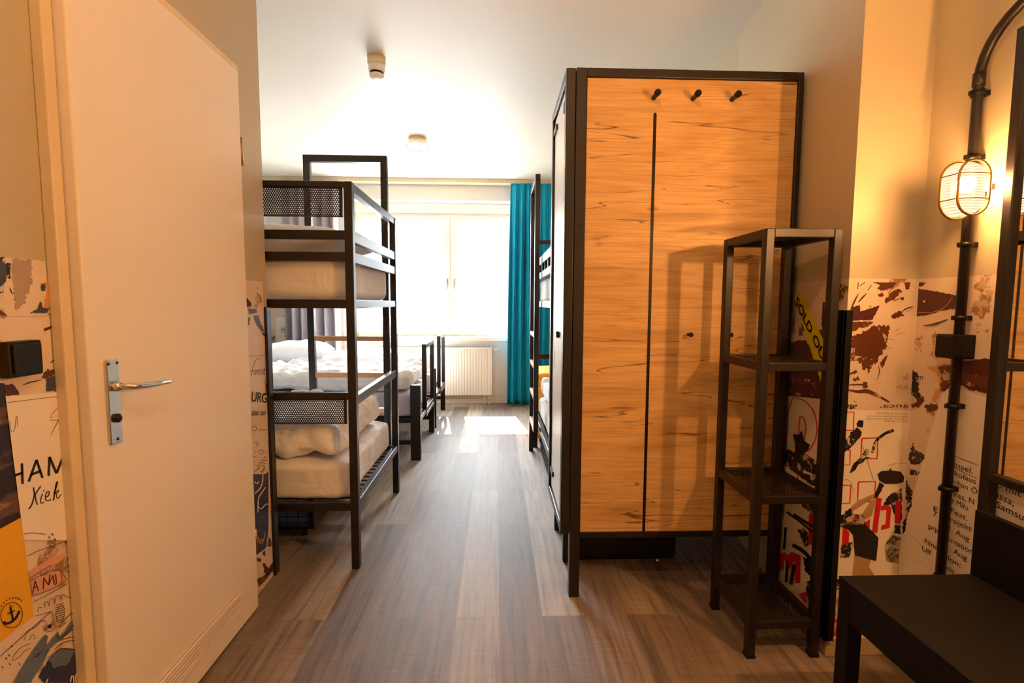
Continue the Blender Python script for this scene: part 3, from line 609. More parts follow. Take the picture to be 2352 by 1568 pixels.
def stadium(cy, cz, w_, h_, n=10):
    r = w_/2; s = h_/2 - r; p = []
    for k in range(n+1): a = math.pi*k/n; p.append((cy + r*math.cos(a), cz + s + r*math.sin(a)))
    for k in range(n+1): a = math.pi + math.pi*k/n; p.append((cy + r*math.cos(a), cz - s + r*math.sin(a)))
    return p
def loft(bm, secs):
    rings = [[bm.verts.new((x, y, z)) for (y, z) in st_] for (x, st_) in secs]
    for i in range(len(rings)-1):
        n = len(rings[i])
        for k in range(n):
            f = bm.faces.new((rings[i][k], rings[i][(k+1) % n], rings[i+1][(k+1) % n], rings[i+1][k])); f.smooth = True
    bm.faces.new(rings[0]); bm.faces.new(rings[-1][::-1])
def wall_lamp(label, cx, cy, cz, glow):
    """cage lamp: flange at y = cy, ribbed glass bulging towards the entry"""
    t = thing('wall_lamp', label, 'lamp', (cx, cy, cz-.08), 'oval caged wall lamps')
    st = lambda w_, h_: [(y, z) for y, z in stadium(cx, cz, w_, h_)]
    def loft_y(bm, secs):
        rings = [[bm.verts.new((x, y, z)) for (x, z) in q] for (y, q) in secs]
        for i in range(len(rings)-1):
            n = len(rings[i])
            for k in range(n):
                f = bm.faces.new((rings[i][k], rings[i][(k+1) % n], rings[i+1][(k+1) % n], rings[i+1][k])); f.smooth = True
        bm.faces.new(rings[0]); bm.faces.new(rings[-1][::-1])
    bm = bmesh.new(); box(bm, cx-.006, cx+.046, cy+.014, cy+.024, cz-.035, cz+.035); box(bm, cx+.046, XR-.001, cy+.002, cy+.008, cz-.012, cz+.002)
    obj('base', bm, 'black_steel', t, bevel=.002)
    bm = bmesh.new(); loft_y(bm, [(cy+.014, st(.060, .110)), (cy+.008, st(.084, .142)), (cy, st(.088, .146)), (cy-.034, st(.084, .142)), (cy-.046, st(.070, .126)), (cy-.050, st(.045, .10))])
    obj('glass_cover', bm, 'ribbed_lamp_glass', t)
    for y, w_, h_, r in ((cy, .098, .156, .0034), (cy-.048, .088, .148, .0030)):
        bm = bmesh.new(); q = st(w_, h_); tube(bm, [(x, y, z) for x, z in q] + [(q[0][0], y, q[0][1])], r, 8, False); obj('guard_ring', bm, 'brass', t)
    for dz in (.036, -.030):
        bm = bmesh.new(); tube(bm, [(cx-.050, cy, cz+dz), (cx-.046, cy-.046, cz+dz), (cx-.030, cy-.056, cz+dz), (cx, cy-.058, cz+dz), (cx+.030, cy-.056, cz+dz), (cx+.046, cy-.046, cz+dz), (cx+.050, cy, cz+dz)], .0016, 8); obj('guard_wire', bm, 'brass', t)
    bm = B((cx+.044, cx+.056, cy-.052, cy-.034, cz-.006, cz+.010)); obj('clip', bm, 'white_plastic', t, bevel=.002)
    bm = bmesh.new(); bmesh.ops.create_uvsphere(bm, u_segments=20, v_segments=14, radius=.022); bmesh.ops.transform(bm, matrix=Matrix.Translation((cx+.006, cy-.018, cz+.014)), verts=bm.verts)
    obj('bulb', bm, glow, t, smooth=True)
wall_lamp('oval caged wall lamp glowing on the conduit pipe beside the pier', 1.290, 1.330, 1.520, 'dim_bulb_glow')
wall_lamp('oval caged wall lamp on the right wall on the camera side of the mirror', 1.275, .70, 1.525, 'bulb_glow')

sm = thing('smoke_detector', 'white smoke detector on the ceiling', 'smoke detector', (-.70, 2.93, ZC-.16))
bm = bmesh.new(); lathe(bm, [(.052, ZC), (.052, ZC-.035), (.048, ZC-.040)], (-.70, 2.93, 0)); obj('mounting_base', bm, 'cream_plastic', sm)
bm = bmesh.new(); lathe(bm, [(.047, ZC-.040), (.046, ZC-.080), (.041, ZC-.083)], (-.70, 2.93, 0)); obj('body', bm, 'white_plastic', sm)
bm = bmesh.new(); lathe(bm, [(.040, ZC-.083), (.038, ZC-.095)], (-.70, 2.93, 0)); obj('sensor_slot', bm, 'deep_black', sm)
bm = bmesh.new(); lathe(bm, [(.043, ZC-.095), (.040, ZC-.108), (.028, ZC-.118), (.012, ZC-.121)], (-.70, 2.93, 0)); obj('cap', bm, 'white_plastic', sm)
def ceiling_lamp(label, cc, glow):
    cl = thing('ceiling_lamp', label, 'lamp', (cc[0], cc[1], ZC-.14), 'round caged ceiling lamps')
    bm = bmesh.new(); lathe(bm, [(.078, ZC), (.080, ZC-.04), (.074, ZC-.05)], cc); obj('base', bm, 'cream_plastic', cl)
    bm = bmesh.new(); lathe(bm, [(.088, ZC-.05), (.084, ZC-.085), (.062, ZC-.115), (.03, ZC-.122)], cc); obj('glass_cover', bm, 'ceiling_lamp_glass', cl)
    bm = bmesh.new()
    for r_, z in ((.094, ZC-.055), (.060, ZC-.125)): tube(bm, [(cc[0]+r_*math.cos(a*math.pi/12), cc[1]+r_*math.sin(a*math.pi/12), z) for a in range(25)], .003, 8, False)
    for k in range(4): a = math.pi/2*k+.4; tube(bm, [(cc[0]+.094*math.cos(a), cc[1]+.094*math.sin(a), ZC-.055), (cc[0]+.088*math.cos(a), cc[1]+.088*math.sin(a), ZC-.09), (cc[0]+.060*math.cos(a), cc[1]+.060*math.sin(a), ZC-.125)], .003, 8)
    obj('wire_guard', bm, 'brass', cl)
    bm = bmesh.new(); bmesh.ops.create_uvsphere(bm, u_segments=18, v_segments=12, radius=.026); bmesh.ops.transform(bm, matrix=Matrix.Translation((cc[0], cc[1], ZC-.08)), verts=bm.verts); obj('bulb', bm, glow, cl, smooth=True)
ceiling_lamp('round caged bulkhead lamp glowing on the dormitory ceiling', (-.685, 4.29, 0), 'ceiling_bulb_glow')
ceiling_lamp('round caged bulkhead lamp on the ceiling of the entry by the door', (.05, .25, 0), 'entry_bulb_glow')

# ---------------------------------------------------------------- radiator, curtains
rd = thing('radiator', 'white ribbed panel radiator under the window', 'radiator', (-.72, 5.68, .1))
bm = bmesh.new(); x0, x1 = -1.395, -.055; n = 40; pr = []
for i in range(n):
    a = x0 + (x1-x0)*i/n; w_ = (x1-x0)/n
    pr += [(a, 5.640), (a+w_*.40, 5.640), (a+w_*.55, 5.648), (a+w_*.85, 5.648)]
pr.append((x1, 5.640)); vf = [[bm.verts.new((x, y, z)) for x, y in pr] for z in (.112, .665)]
for i in range(len(pr)-1): bm.faces.new((vf[0][i], vf[0][i+1], vf[1][i+1], vf[1][i]))
box(bm, x0, x1, 5.6485, 5.70, .112, .665)
obj('panel', bm, 'radiator_enamel', rd)
obj('top_grille', B((x0-.004, x1+.004, 5.636, 5.704, .665, .680)), 'radiator_enamel', rd, bevel=.003)
obj('side_cover', B((x1, x1+.004, 5.636, 5.704, .108, .68)), 'radiator_enamel', rd); obj('side_cover', B((x0-.004, x0, 5.636, 5.704, .108, .68)), 'radiator_enamel', rd)
obj('wall_mount', B((-1.2, -1.17, 5.70, YF, .3, .5), (-.3, -.27, 5.70, YF, .3, .5)), 'radiator_enamel', rd)
bm = bmesh.new(); tube(bm, [(x1+.004, 5.67, .655), (x1+.03, 5.67, .655)], .010, 12); tube(bm, [(x1+.03, 5.67, .655), (x1+.085, 5.67, .655)], [.018, .015], 16); obj('thermostat_valve', bm, 'white_plastic', rd)
for x in (-.135, -.085): bm = bmesh.new(); tube(bm, [(x, 5.665, .115), (x, 5.665, .0)], .008, 12); tube(bm, [(x, 5.665, .06), (x, 5.665, .09)], .013, 12); obj('supply_pipe', bm, 'white_plastic', rd)
tr = obj('curtain_track', B((XBL+.02, 1.26, 5.60, 5.715, 2.572, ZC)), 'wall_paint', bevel=.004); tag(tr, 'long pale curtain track along the ceiling above the window', 'curtain track')

def curtain(label, xa, xb, z0, z1, y, m, folds, amp, group, tight=.0, seed=0, flare=0):
    bm = bmesh.new(); nx, nz = folds*16, 40; g = []
    for j in range(nz+1):
        v = j/nz; row = []
        for i in range(nx+1):
            u = i/nx
            ph = 2*math.pi*folds*u + .5*noise.noise(Vector((u*4, v*1.2, seed)))*3
            am = amp*(.45 + .55*min(1, (1-v)*3)) * (1 + .5*noise.noise(Vector((u*5, v*.8, seed+4))))
            xx = xa + (xb-xa)*u; xc = (xa+xb)/2
            xx += (xc-xx)*tight*v + flare*(1-v)*(u-.5)
            row.append(bm.verts.new((xx + .006*math.sin(ph*2), y + am*math.sin(ph), z0 + (z1-z0)*v)))
        g.append(row)
    for j in range(nz):
        for i in range(nx):
            f = bm.faces.new((g[j][i], g[j][i+1], g[j+1][i+1], g[j+1][i])); f.smooth = True
    return tag(obj('curtain', bm, m, solid=.003), label, 'curtain', group)
curtain('teal curtain hanging at the right edge of the window', .13, .50, .012, 2.57, 5.60, 'teal_fabric', 4, .040, 'teal curtains', .15, 2)
curtain('teal curtain behind the right bunk, right of the window curtain', .505, 1.20, .012, 2.57, 5.60, 'teal_fabric', 9, .035, 'teal curtains', 0, 5)
curtain('grey curtain at the left end of the far wall behind the near bunk', -2.42, -1.79, .012, 2.57, 5.57, 'grey_fabric', 5, .062, None, 0, 9)


# ---------------------------------------------------------------- printed wallpaper
mat('paper_white', '#ece0d0', .38, var=.05, vscale=7); mat('ink_black', '#1c1614', .4); mat('ink_brown', '#5b2f1a', .42, var=.2, vscale=30); mat('ink_maroon', '#4d201a', .42, var=.15, vscale=30)
mat('ink_red', '#c8141c', .4); mat('ink_slate', '#3d4350', .45, var=.3, vscale=60); mat('ink_navy', '#262b4c', .4, var=.35, vscale=25); mat('ink_steel', '#5d6c7e', .4, var=.3, vscale=22)
mat('ink_ochre', '#c98f52', .42, var=.15, vscale=30); mat('ink_yellow', '#e0a516', .4, var=.08, vscale=9); mat('ink_tan', '#b18a66', .42, var=.2, vscale=40); mat('ink_pink', '#d79a84', .42, var=.1, vscale=30)
mat('ink_line', '#54301f', .42); mat('ink_grey', '#8d8580', .42); mat('ink_stain', '#a98f7c', .45, var=.2, vscale=22); mat('tape_yellow', '#cdc01e', .4); mat('ink_light', '#efe0cc', .4)
torn_paper('paper_torn', '#d8c0aa', '#5b3826', '#cbb29a', 5.5, .60, .52)
torn_paper('paper_plain', '#e0cbb4', '#9a7556', '#caa888', 7, .615, .5)
torn_paper('speckle_brown', '#cdb196', '#5f3016', '#c9a98a', 17, .40, .62)
torn_paper('speckle_black', '#cdbba8', '#1d1714', '#b9a797', 26, .44, .60)
torn_paper('speckle_grey', '#b7a896', '#3a322c', '#8c7c6c', 30, .5, .5)
torn_paper('night_photo', '#241c22', '#5a4038', '#8a6a58', 9, .52, .56, aniso=(1, .35, 1.6))
sq = math.sqrt(1+.125**2)
PLANES = {
 'left':  (Vector((XL, 0, 0)), Vector((1, 0, 0)), Vector((0, 1, 0))),
 'right': (Vector((XR, 0, 0)), Vector((-1, 0, 0)), Vector((0, -1, 0))),
 'pier':  (Vector((0, YP, 0)), Vector((0, -1, 0)), Vector((1, 0, 0))),
 'side':  (Vector((XP, YP, 0)), Vector((-1, .125, 0))/sq, Vector((-.125, -1, 0))/sq),
 'far':   (Vector((0, YF, 0)), Vector((0, -1, 0)), Vector((1, 0, 0))),
}
def on_wall(u, v, plane, off=0.0):
    """point of the named wall that the reference view shows at (u, v)"""
    p0, n, _ = PLANES[plane]; a, b = u-CX, v-CY
    r = Vector((a*AX[0]+b*AX[1]+F_PX*AX[2], a*AY[0]+b*AY[1]+F_PX*AY[2], -(a*AD[0]+b*AD[1]+F_PX*AD[2])))
    o = Vector((0, 0, EYE)); t = (p0 + n*off - o).dot(n) / r.dot(n)
    return o + r*t
class Paper:
    def __init__(s, plane, label, root, frame, lay0=.0008):
        s.plane, s.t = plane, thing('printed_wallpaper', label, 'wallpaper', root, 'printed collage wallpapers')
        s.ox, s.oy, s.k = frame; s.bms = {}; s.lay0 = lay0
    def fr(s, ox, oy, k): s.ox, s.oy, s.k = ox, oy, k
    def P(s, pts): return [(s.ox + x/s.k, s.oy + y/s.k) for x, y in pts]
    def get(s, name, m, layer):
        key = (name, m, layer)
        if key not in s.bms: s.bms[key] = bmesh.new()
        return s.bms[key]
    def poly(s, pts, m, layer=1, name='printed_patch', rough=0.0):
        p = s.P(pts)
        if rough:
            q = []
            for i in range(len(p)):
                a, b = p[i], p[(i+1) % len(p)]; L_ = math.hypot(b[0]-a[0], b[1]-a[1]); n = max(1, int(L_/3.0)); nx, ny = -(b[1]-a[1])/(L_+1e-6), (b[0]-a[0])/(L_+1e-6)
                for j in range(n):
                    t = j/n; d = rough*(noise.noise(Vector((a[0]+(b[0]-a[0])*t, a[1]+(b[1]-a[1])*t, 0))*.21)*1.6 + random.uniform(-.5, .5)) if j else 0
                    q.append((a[0]+(b[0]-a[0])*t+nx*d, a[1]+(b[1]-a[1])*t+ny*d))
            p = q
        bm = s.get(name, m, layer); off = s.lay0 + .0007*layer
        vs = [on_wall(u, v, s.plane, off) for u, v in p]
        tris = tessellate_polygon([[Vector((u, v, 0)) for u, v in p]])
        bv = [bm.verts.new(v) for v in vs]
        for t in tris:
            try: bm.faces.new([bv[i] for i in t])
            except ValueError: pass
    def line(s, pts, w, m='ink_black', layer=2, name='drawn_line', taper=False, closed=False):
        p = s.P(pts); w = w/s.k
        if closed: p = p + [p[0]]
        q = [p[0]]                                  # smooth a little
        for i in range(1, len(p)-1):
            a, b, c = Vector(p[i-1]), Vector(p[i]), Vector(p[i+1])
            if closed or len(p) < 3: q.append(p[i]); continue
            q += [tuple(b.lerp(a, .28)), tuple(b), tuple(b.lerp(c, .28))] if False else [tuple(b.lerp(a, .22)), tuple(b.lerp(c, .22))]
        q.append(p[-1]); p = q
        bm = s.get(name, m, layer); off = s.lay0 + .0007*layer; L_, R_ = [], []
        for i, c in enumerate(p):
            a, b = p[max(i-1, 0)], p[min(i+1, len(p)-1)]; dx, dy = b[0]-a[0], b[1]-a[1]; l = math.hypot(dx, dy)+1e-6
            ww = w/2*((1 - .65*abs(2*i/(len(p)-1)-1)) if taper else 1)
            L_.append(bm.verts.new(on_wall(c[0]-dy/l*ww, c[1]+dx/l*ww, s.plane, off))); R_.append(bm.verts.new(on_wall(c[0]+dy/l*ww, c[1]-dx/l*ww, s.plane, off)))
        for i in range(len(p)-1): bm.faces.new((L_[i], L_[i+1], R_[i+1], R_[i]))
    def text(s, st, p0, p1, h, m='ink_black', layer=3, shear=0.0, mirror=False, bold=0.0, fit=True):
        """string along the baseline p0-p1 (frame coordinates), capital height h in metres"""
        cu = bpy.data.curves.new('tmp', 'FONT'); cu.body = st; cu.shear = shear; cu.resolution_u = 4; cu.offset = bold; ob = bpy.data.objects.new('tmp', cu); C.objects.link(ob)
        dg = bpy.context.evaluated_depsgraph_get(); me = bpy.data.meshes.new_from_object(ob.evaluated_get(dg)); 
        bm2 = bmesh.new(); bm2.from_mesh(me); bpy.data.objects.remove(ob); bpy.data.meshes.remove(me)
        xs = [v.co.x for v in bm2.verts]; x0, x1 = min(xs), max(xs)
        (a, b), (c, d) = s.P([p0])[0], s.P([p1])[0]; off = s.lay0 + .0007*layer
        A, Bq = on_wall(a, b, s.plane, off), on_wall(c, d, s.plane, off); n = PLANES[s.plane][1]; dr = Bq - A; W_ = dr.length; dr.normalize(); upv = n.cross(dr)
        if upv.z < 0: upv = -upv
        sy = h/.70; sx = W_/(x1-x0) if fit else sy
        bm = s.get('lettering', m, layer); mp = {}
        for v in bm2.verts:
            x = (v.co.x-x0)*sx
            if mirror: x = W_ - x
            mp[v.index] = bm.verts.new(A + dr*x + upv*v.co.y*sy)
        for f in bm2.faces: bm.faces.new([mp[v.index] for v in f.verts])
        bm2.free()
    def done(s):
        n = PLANES[s.plane][1]
        for (name, m, layer), bm in s.bms.items():
            me_o = obj(name, bm, m, s.t)
            # face the room
            me = me_o.data
            if len(me.polygons) and sum((p.normal.dot(n))*p.area for p in me.polygons) < 0: me.flip_normals()
def base(pp, corners, m='paper_torn'):
    bm = bmesh.new(); n = PLANES[pp.plane][1]
    f = [bm.verts.new(Vector(c)+n*pp.lay0) for c in corners]; g_ = [bm.verts.new(Vector(c)+n*.0002) for c in corners]
    bm.faces.new(f); k = len(f)
    for i in range(k): bm.faces.new((f[i], g_[i], g_[(i+1) % k], f[(i+1) % k]))
    obj('paper_sheet', bm, m, pp.t)
ZM = 1.287

# --- pier face
p = Paper('pier', 'torn collage wallpaper with red squares and a black beret on the pier face', (1.26, YP, .065), (1900, 620, 4.613))
base(p, [(XP, YP, .065), (XR, YP, .065), (XR, YP, ZM), (XP, YP, ZM)], 'paper_plain')
p.poly([(250,400),(345,370),(352,440),(560,370),(480,525),(262,540)], 'ink_maroon', 1, rough=1.2)
p.poly([(480,130),(740,130),(690,185),(590,215),(530,200),(560,160)], 'ink_brown', 1, rough=1.5)
p.poly([(610,320),(700,215),(770,200),(800,220),(720,300),(620,355)], 'speckle_brown', 1, rough=3)
p.poly([(820,130),(880,130),(870,200),(830,200)], 'ink_brown', 1, rough=1.5)
p.poly([(680,480),(760,430),(820,480),(760,500),(690,515)], 'ink_brown', 1, rough=2.5)
p.poly([(780,290),(815,290),(810,320),(785,315)], 'ink_brown', 1, rough=1)
for l in ([(250,420),(290,330),(330,250)], [(330,340),(375,290),(415,250)], [(330,130),(325,200)], [(345,170),(400,130)], [(430,215),(470,160)], [(645,250),(700,180)], [(700,330),(800,290)]): p.line(l, 22, 'ink_brown', 2, taper=True)
p.line([(780,450),(840,405),(910,390)], 16, 'ink_black', 2, taper=True); p.line([(830,450),(900,410)], 8, 'ink_black', 2, taper=True)
p.poly([(260,700),(400,650),(540,580),(660,600),(650,700),(620,830),(520,980),(400,1060),(330,960),(245,970)], 'speckle_brown', 1, rough=5)
p.poly([(330,720),(560,660),(600,800),(520,920),(350,930)], 'ink_brown', 2, rough=6)
p.poly([(255,545),(490,545),(460,580),(265,650)], 'speckle_brown', 1, rough=3)
p.line([(230,540),(490,540)], 5, 'ink_light', 3)
for l, w_ in (([(225,1270),(330,1290),(420,1275),(540,1330),(660,1400)], 46), ([(235,1215),(400,1210)], 40)): p.line(l, w_, 'speckle_brown', 2, taper=True)
p.poly([(385,1180),(430,1190),(435,1240),(380,1250)], 'ink_brown', 3, rough=2)
p.poly([(230,1090),(310,1060),(320,1085),(250,1110)], 'ink_brown', 1, rough=2)
for l in ([(540,1010),(560,1070),(530,1160)], [(560,620),(640,600)], [(720,640),(780,620)], [(730,685),(820,660)], [(640,730),(700,735)], [(620,830),(690,825)]): p.line(l, 10, 'ink_brown', 2, taper=True)
for q in ([(560,990),(600,940),(640,900),(620,960),(585,1040)], [(430,1040),(470,1010),(450,1080),(425,1100)], [(270,1150),(330,1130),(350,1160),(290,1180)], [(540,250),(590,240),(600,270),(550,280)], [(350,560),(420,548),(400,600),(360,600)]): p.poly(q, 'speckle_brown', 2, rough=2.5)
p.line([(400,1230),(580,1195)], 8, 'ink_ochre', 2, taper=True)
p.text('ich', (735,1255), (850,1255), .016, 'ink_tan', 3, mirror=True); p.text('k', (790,1165), (850,1165), .020, 'ink_tan', 3, mirror=True)
p.text('anca,', (560,1455), (860,1455), .015, 'ink_brown', 3, mirror=True)
p.poly([(205,1420),(320,1425),(300,1465),(205,1470)], 'speckle_black', 1, rough=2)
p.fr(1900, 920, 3.564)
p.poly([(60,70),(690,84),(690,140),(600,1200),(560,1500),(60,1500)], 'paper_white', 1, 'printed_sheet')
for q in ([(100,92),(220,92),(214,242),(100,240)], [(285,308),(415,303),(408,475),(275,470)], [(100,405),(190,405),(185,525),(100,525)], [(255,665),(395,660),(388,825),(250,820)], [(105,693),(195,690),(185,838),(100,840)]): p.line(q, 11, 'ink_red', 2, closed=True)
p.poly([(240,185),(262,158),(298,165),(292,215),(245,212)], 'ink_black', 3, rough=1)
p.poly([(150,310),(240,220),(290,245),(272,300),(210,370),(130,430),(120,400)], 'speckle_black', 3, rough=2)
p.poly([(185,595),(215,520),(270,455),(350,460),(255,520),(225,570)], 'speckle_black', 3, rough=2); p.poly([(190,590),(215,525),(250,490),(245,540)], 'ink_black', 4, rough=1)
p.poly([(275,440),(320,390),(345,400),(330,450)], 'speckle_grey', 3, rough=2)
p.line([(545,240),(470,268),(400,325),(365,425)], 24, 'speckle_black', 3)
p.line([(290,370),(330,490),(380,650)], 3, 'ink_line', 3); p.line([(120,650),(180,640),(225,745)], 4, 'ink_stain', 3); p.line([(500,530),(560,512),(660,515)], 3, 'ink_stain', 3)
p.poly([(415,600),(440,577),(505,570),(517,548),(528,570),(600,580),(630,620),(625,665),(560,680),(470,678),(428,650)], 'ink_black', 4)
p.poly([(430,668),(465,690),(430,760),(405,800),(382,790),(410,720)], 'ink_black', 4, rough=1)
p.poly([(185,880),(250,820),(380,762),(402,790),(320,830),(205,908)], 'ink_tan', 4, rough=.5)
p.poly([(350,830),(395,800),(370,930),(320,970),(285,930)], 'ink_tan', 4, rough=.5)
p.poly([(100,960),(180,890),(230,925),(310,930),(315,1012),(105,1032)], 'speckle_grey', 3, rough=1.5); p.poly([(150,900),(200,880),(200,940),(150,960)], 'ink_black', 4, rough=2)
p.poly([(100,930),(150,935),(160,1000),(100,1005)], 'speckle_black', 4, rough=2)
p.poly([(455,865),(500,780),(610,710),(612,980),(560,960),(520,850)], 'speckle_black', 2, rough=2)
p.line([(425,795),(388,1080)], 44, 'ink_red', 3); p.poly([(440,860),(500,850),(524,880),(512,1040),(440,1058),(446,1020),(478,1010),(486,890),(436,900)], 'ink_red', 3)
p.poly([(560,822),(608,812),(600,1012),(552,1000)], 'ink_red', 3); p.poly([(130,1020),(180,1080),(175,1180),(120,1182)], 'ink_red', 3); p.poly([(300,1000),(352,968),(346,1060),(322,1040)], 'ink_red', 3); p.poly([(205,965),(250,945),(240,985)], 'ink_red', 5)
p.poly([(105,1022),(312,1010),(420,1120),(402,1310),(228,1265),(212,1100),(180,1060)], 'ink_black', 4)
p.poly([(225,1265),(355,1303),(342,1360),(385,1425),(380,1500),(200,1500)], 'ink_tan', 3)
p.poly([(112,1185),(205,1150),(215,1195),(175,1280),(110,1282)], 'speckle_black', 4, rough=2)
p.poly([(490,1150),(540,1100),(605,1110),(580,1335),(490,1310),(472,1200)], 'speckle_grey', 4, rough=1); p.poly([(553,1020),(602,1020),(600,1092),(556,1088)], 'ink_black', 4, rough=2)
p.text('Bankstraße 28, 20097 HH', (410,108), (655,112), .0050, 'ink_grey', 3, mirror=True); p.text('Eingang Nord, Nähe U-Bahn Süd', (325,130), (660,134), .0050, 'ink_grey', 3, mirror=True)
p.text('Fr 16.00-21.00 Uhr (Vernissage)', (315,152), (660,156), .0050, 'ink_grey', 3, mirror=True); p.text('Sa & So 11.00-18.00', (470,173), (655,176), .0050, 'ink_grey', 3, mirror=True)
p.line([(60,1435),(300,1432)], 4, 'ink_grey', 5)
p.fr(1880, 1080, 3.214)
p.poly([(118,800),(160,802),(158,850),(116,850)], 'speckle_black', 5, rough=1); p.line([(118,870),(158,872)], 6, 'ink_black', 5)
p.poly([(108,940),(152,945),(148,1010),(106,1010)], 'speckle_grey', 5, rough=1); p.poly([(104,1030),(128,1030),(126,1090),(102,1090)], 'ink_red', 5, rough=1)
p.line([(104,1130),(130,1100),(150,1120),(140,1170),(106,1240),(150,1236)], 20, 'ink_red', 5)
p.done()

# --- right wall
p = Paper('right', 'torn collage wallpaper with a slanted white text sheet behind the conduit pipe', (XR, .5, .0), (1900, 620, 4.613))
base(p, [(XR, -.99, 0), (XR, -.99, ZM), (XR, YP, ZM), (XR, YP, 0)], 'paper_plain')
p.poly([(925,185),(1060,210),(1200,235),(1390,270),(1395,400),(1200,430),(1080,470),(925,495)], 'ink_maroon', 1, rough=1.5)
p.line([(960,450),(1100,455),(1250,400),(1330,280)], 7, 'ink_tan', 2); p.poly([(1015,322),(1040,325),(1035,342),(1018,340)], 'ink_light', 2)
p.poly([(930,130),(1040,130),(1020,168),(950,175)], 'ink_maroon', 1, rough=1.5)
p.line([(1020,590),(1120,578),(1180,560),(1275,522)], 30, 'ink_brown', 2, taper=True)
p.poly([(1050,1030),(1120,1020),(1200,998),(1330,988),(1330,1130),(1280,1260),(1200,1300),(1130,1400),(1110,1380),(1140,1280),(1190,1240),(1190,1130),(1130,1060)], 'ink_ochre', 1, rough=2)
p.poly([(1180,1020),(1330,1010),(1320,1140),(1260,1260),(1200,1290),(1210,1130)], 'speckle_brown', 2, rough=3)
p.poly([(1380,975),(1560,950),(1760,930),(1760,1320),(1500,1270),(1390,1190)], 'ink_maroon', 1, rough=2); p.poly([(1400,1100),(1700,1120),(1700,1250),(1480,1220)], 'speckle_brown', 2, rough=3)
p.poly([(895,1050),(960,1090),(975,1200),(965,1290),(1010,1330),(965,1400),(895,1470),(885,1300)], 'speckle_black', 1, rough=3)
p.poly([(900,1060),(945,1100),(930,1180),(975,1210),(960,1290),(900,1300)], 'ink_black', 2, rough=3); p.poly([(900,1440),(1010,1330),(1035,1380),(960,1460)], 'ink_brown', 2, rough=2)
p.poly([(1030,1440),(1160,1410),(1170,1480),(1060,1500)], 'speckle_brown', 2, rough=2)
p.text('m', (960,1155), (1015,1160), .017, 'ink_brown', 3, mirror=True); p.text('le', (1035,1460), (1100,1465), .018, 'ink_brown', 3, mirror=True)
for l in ([(1040,790),(1160,780)], [(1090,1140),(1170,1160)], [(1640,270),(1660,330)], [(1560,575),(1740,570)]): p.line(l, 6, 'ink_stain', 2, taper=True)
p.fr(1900, 920, 3.564)
p.poly([(695,350),(715,340),(712,390),(790,440),(800,475),(745,520),(690,520),(665,480)], 'speckle_black', 1, rough=2)
p.poly([(670,560),(760,580),(740,610),(675,600)], 'speckle_black', 1, rough=2); p.poly([(645,650),(700,740),(690,850),(645,960),(640,800)], 'speckle_black', 1, rough=3); p.poly([(620,990),(650,960),(640,1060),(615,1100)], 'ink_black', 1, rough=2)
p.poly([(965,-145),(1330,-15),(1900,210),(1900,1480),(560,1480),(585,1190)], 'paper_white', 1, 'printed_sheet')
T_ = lambda st, a, b, h=.0165: p.text(st, a, b, h, 'ink_black', 3)
T_('Ismael,', (990,520), (1190,600)); T_('Nikolaus', (975,582), (1215,684)); T_('Burhan Ö', (975,652), (1225,768)); T_('Hannes, N', (945,745), (1200,850)); T_('Nils Milo', (955,800), (1150,902))
T_('Feat.', (1008,912), (1145,985)); T_('Projekt', (972,972), (1180,1072)); T_('11. Aug', (962,1042), (1160,1155)); T_('Präsentation', (880,1085), (1190,1260)); T_('11. Aug', (945,1195), (1140,1312)); T_('Salon:', (925,1268), (1090,1368)); T_('Altonba', (900,1340), (1040,1420))
T_('E', (868,902), (905,918)); T_('/', (868,940), (888,952)); T_('pr', (828,1042), (890,1068)); T_('Film', (795,1163), (890,1218)); T_('Ulf', (775,1225), (850,1268))
T_('mit', (1462,740), (1585,790), .019); T_('Gassa,', (1308,752), (1525,865), .019); T_('la, Samsung', (1285,822), (1700,1030), .019)
p.line([(960,430),(1010,440),(1240,530)], 4, 'ink_black', 3); p.line([(1010,520),(1060,560),(1235,640)], 4, 'ink_black', 3); p.line([(1340,690),(1400,715),(1450,700)], 4, 'ink_black', 3)
p.line([(1060,90),(1255,250)], 4, 'ink_stain', 3, taper=True); p.line([(640,1070),(780,1180),(860,1390)], 3, 'ink_stain', 3, taper=True); p.line([(705,1275),(850,1385)], 4, 'ink_tan', 3, taper=True)
p.done()

# --- pier side seen through the shelf
p = Paper('side', 'collage wallpaper with a yellow SOLD OUT strip behind the open shelf', (1.165, 1.7, .065), (1780, 640, 1.8667))
yb = 1.862; xb = XP+.125*(yb-YP)
base(p, [(XP, YP, .065), (XP, YP, ZM), (xb, yb, ZM), (xb, yb, .065)], 'paper_torn')
p.poly([(60,275),(130,262),(180,330),(290,330),(290,520),(50,512)], 'ink_maroon', 1, rough=2); p.poly([(70,420),(210,440),(210,500),(60,500)], 'speckle_brown', 2, rough=3)
p.poly([(205,100),(215,100),(215,230),(200,200)], 'ink_maroon', 1, rough=1.5); p.poly([(185,225),(240,190),(240,330),(200,280)], 'ink_slate', 1, rough=2)
p.poly([(80,70),(122,66),(240,340),(225,450),(198,450)], 'tape_yellow', 2, 'printed_sheet')
p.text('SOLD OUT', (84,100), (222,395), .033, 'ink_black', 3, bold=.03)
p.poly([(48,500),(225,518),(225,930),(130,905),(33,812)], 'paper_white', 2, 'printed_sheet')
for l in ([(42,800),(60,506),(130,520),(175,580),(182,670),(150,735),(118,745),(180,785)], [(98,860),(103,590),(122,592),(134,630),(125,700)]): p.line(l, 5, 'ink_red', 3)
p.poly([(78,665),(105,668),(115,650),(125,692),(152,715),(120,760),(95,770),(70,800),(88,730)], 'ink_black', 4, rough=1.5)
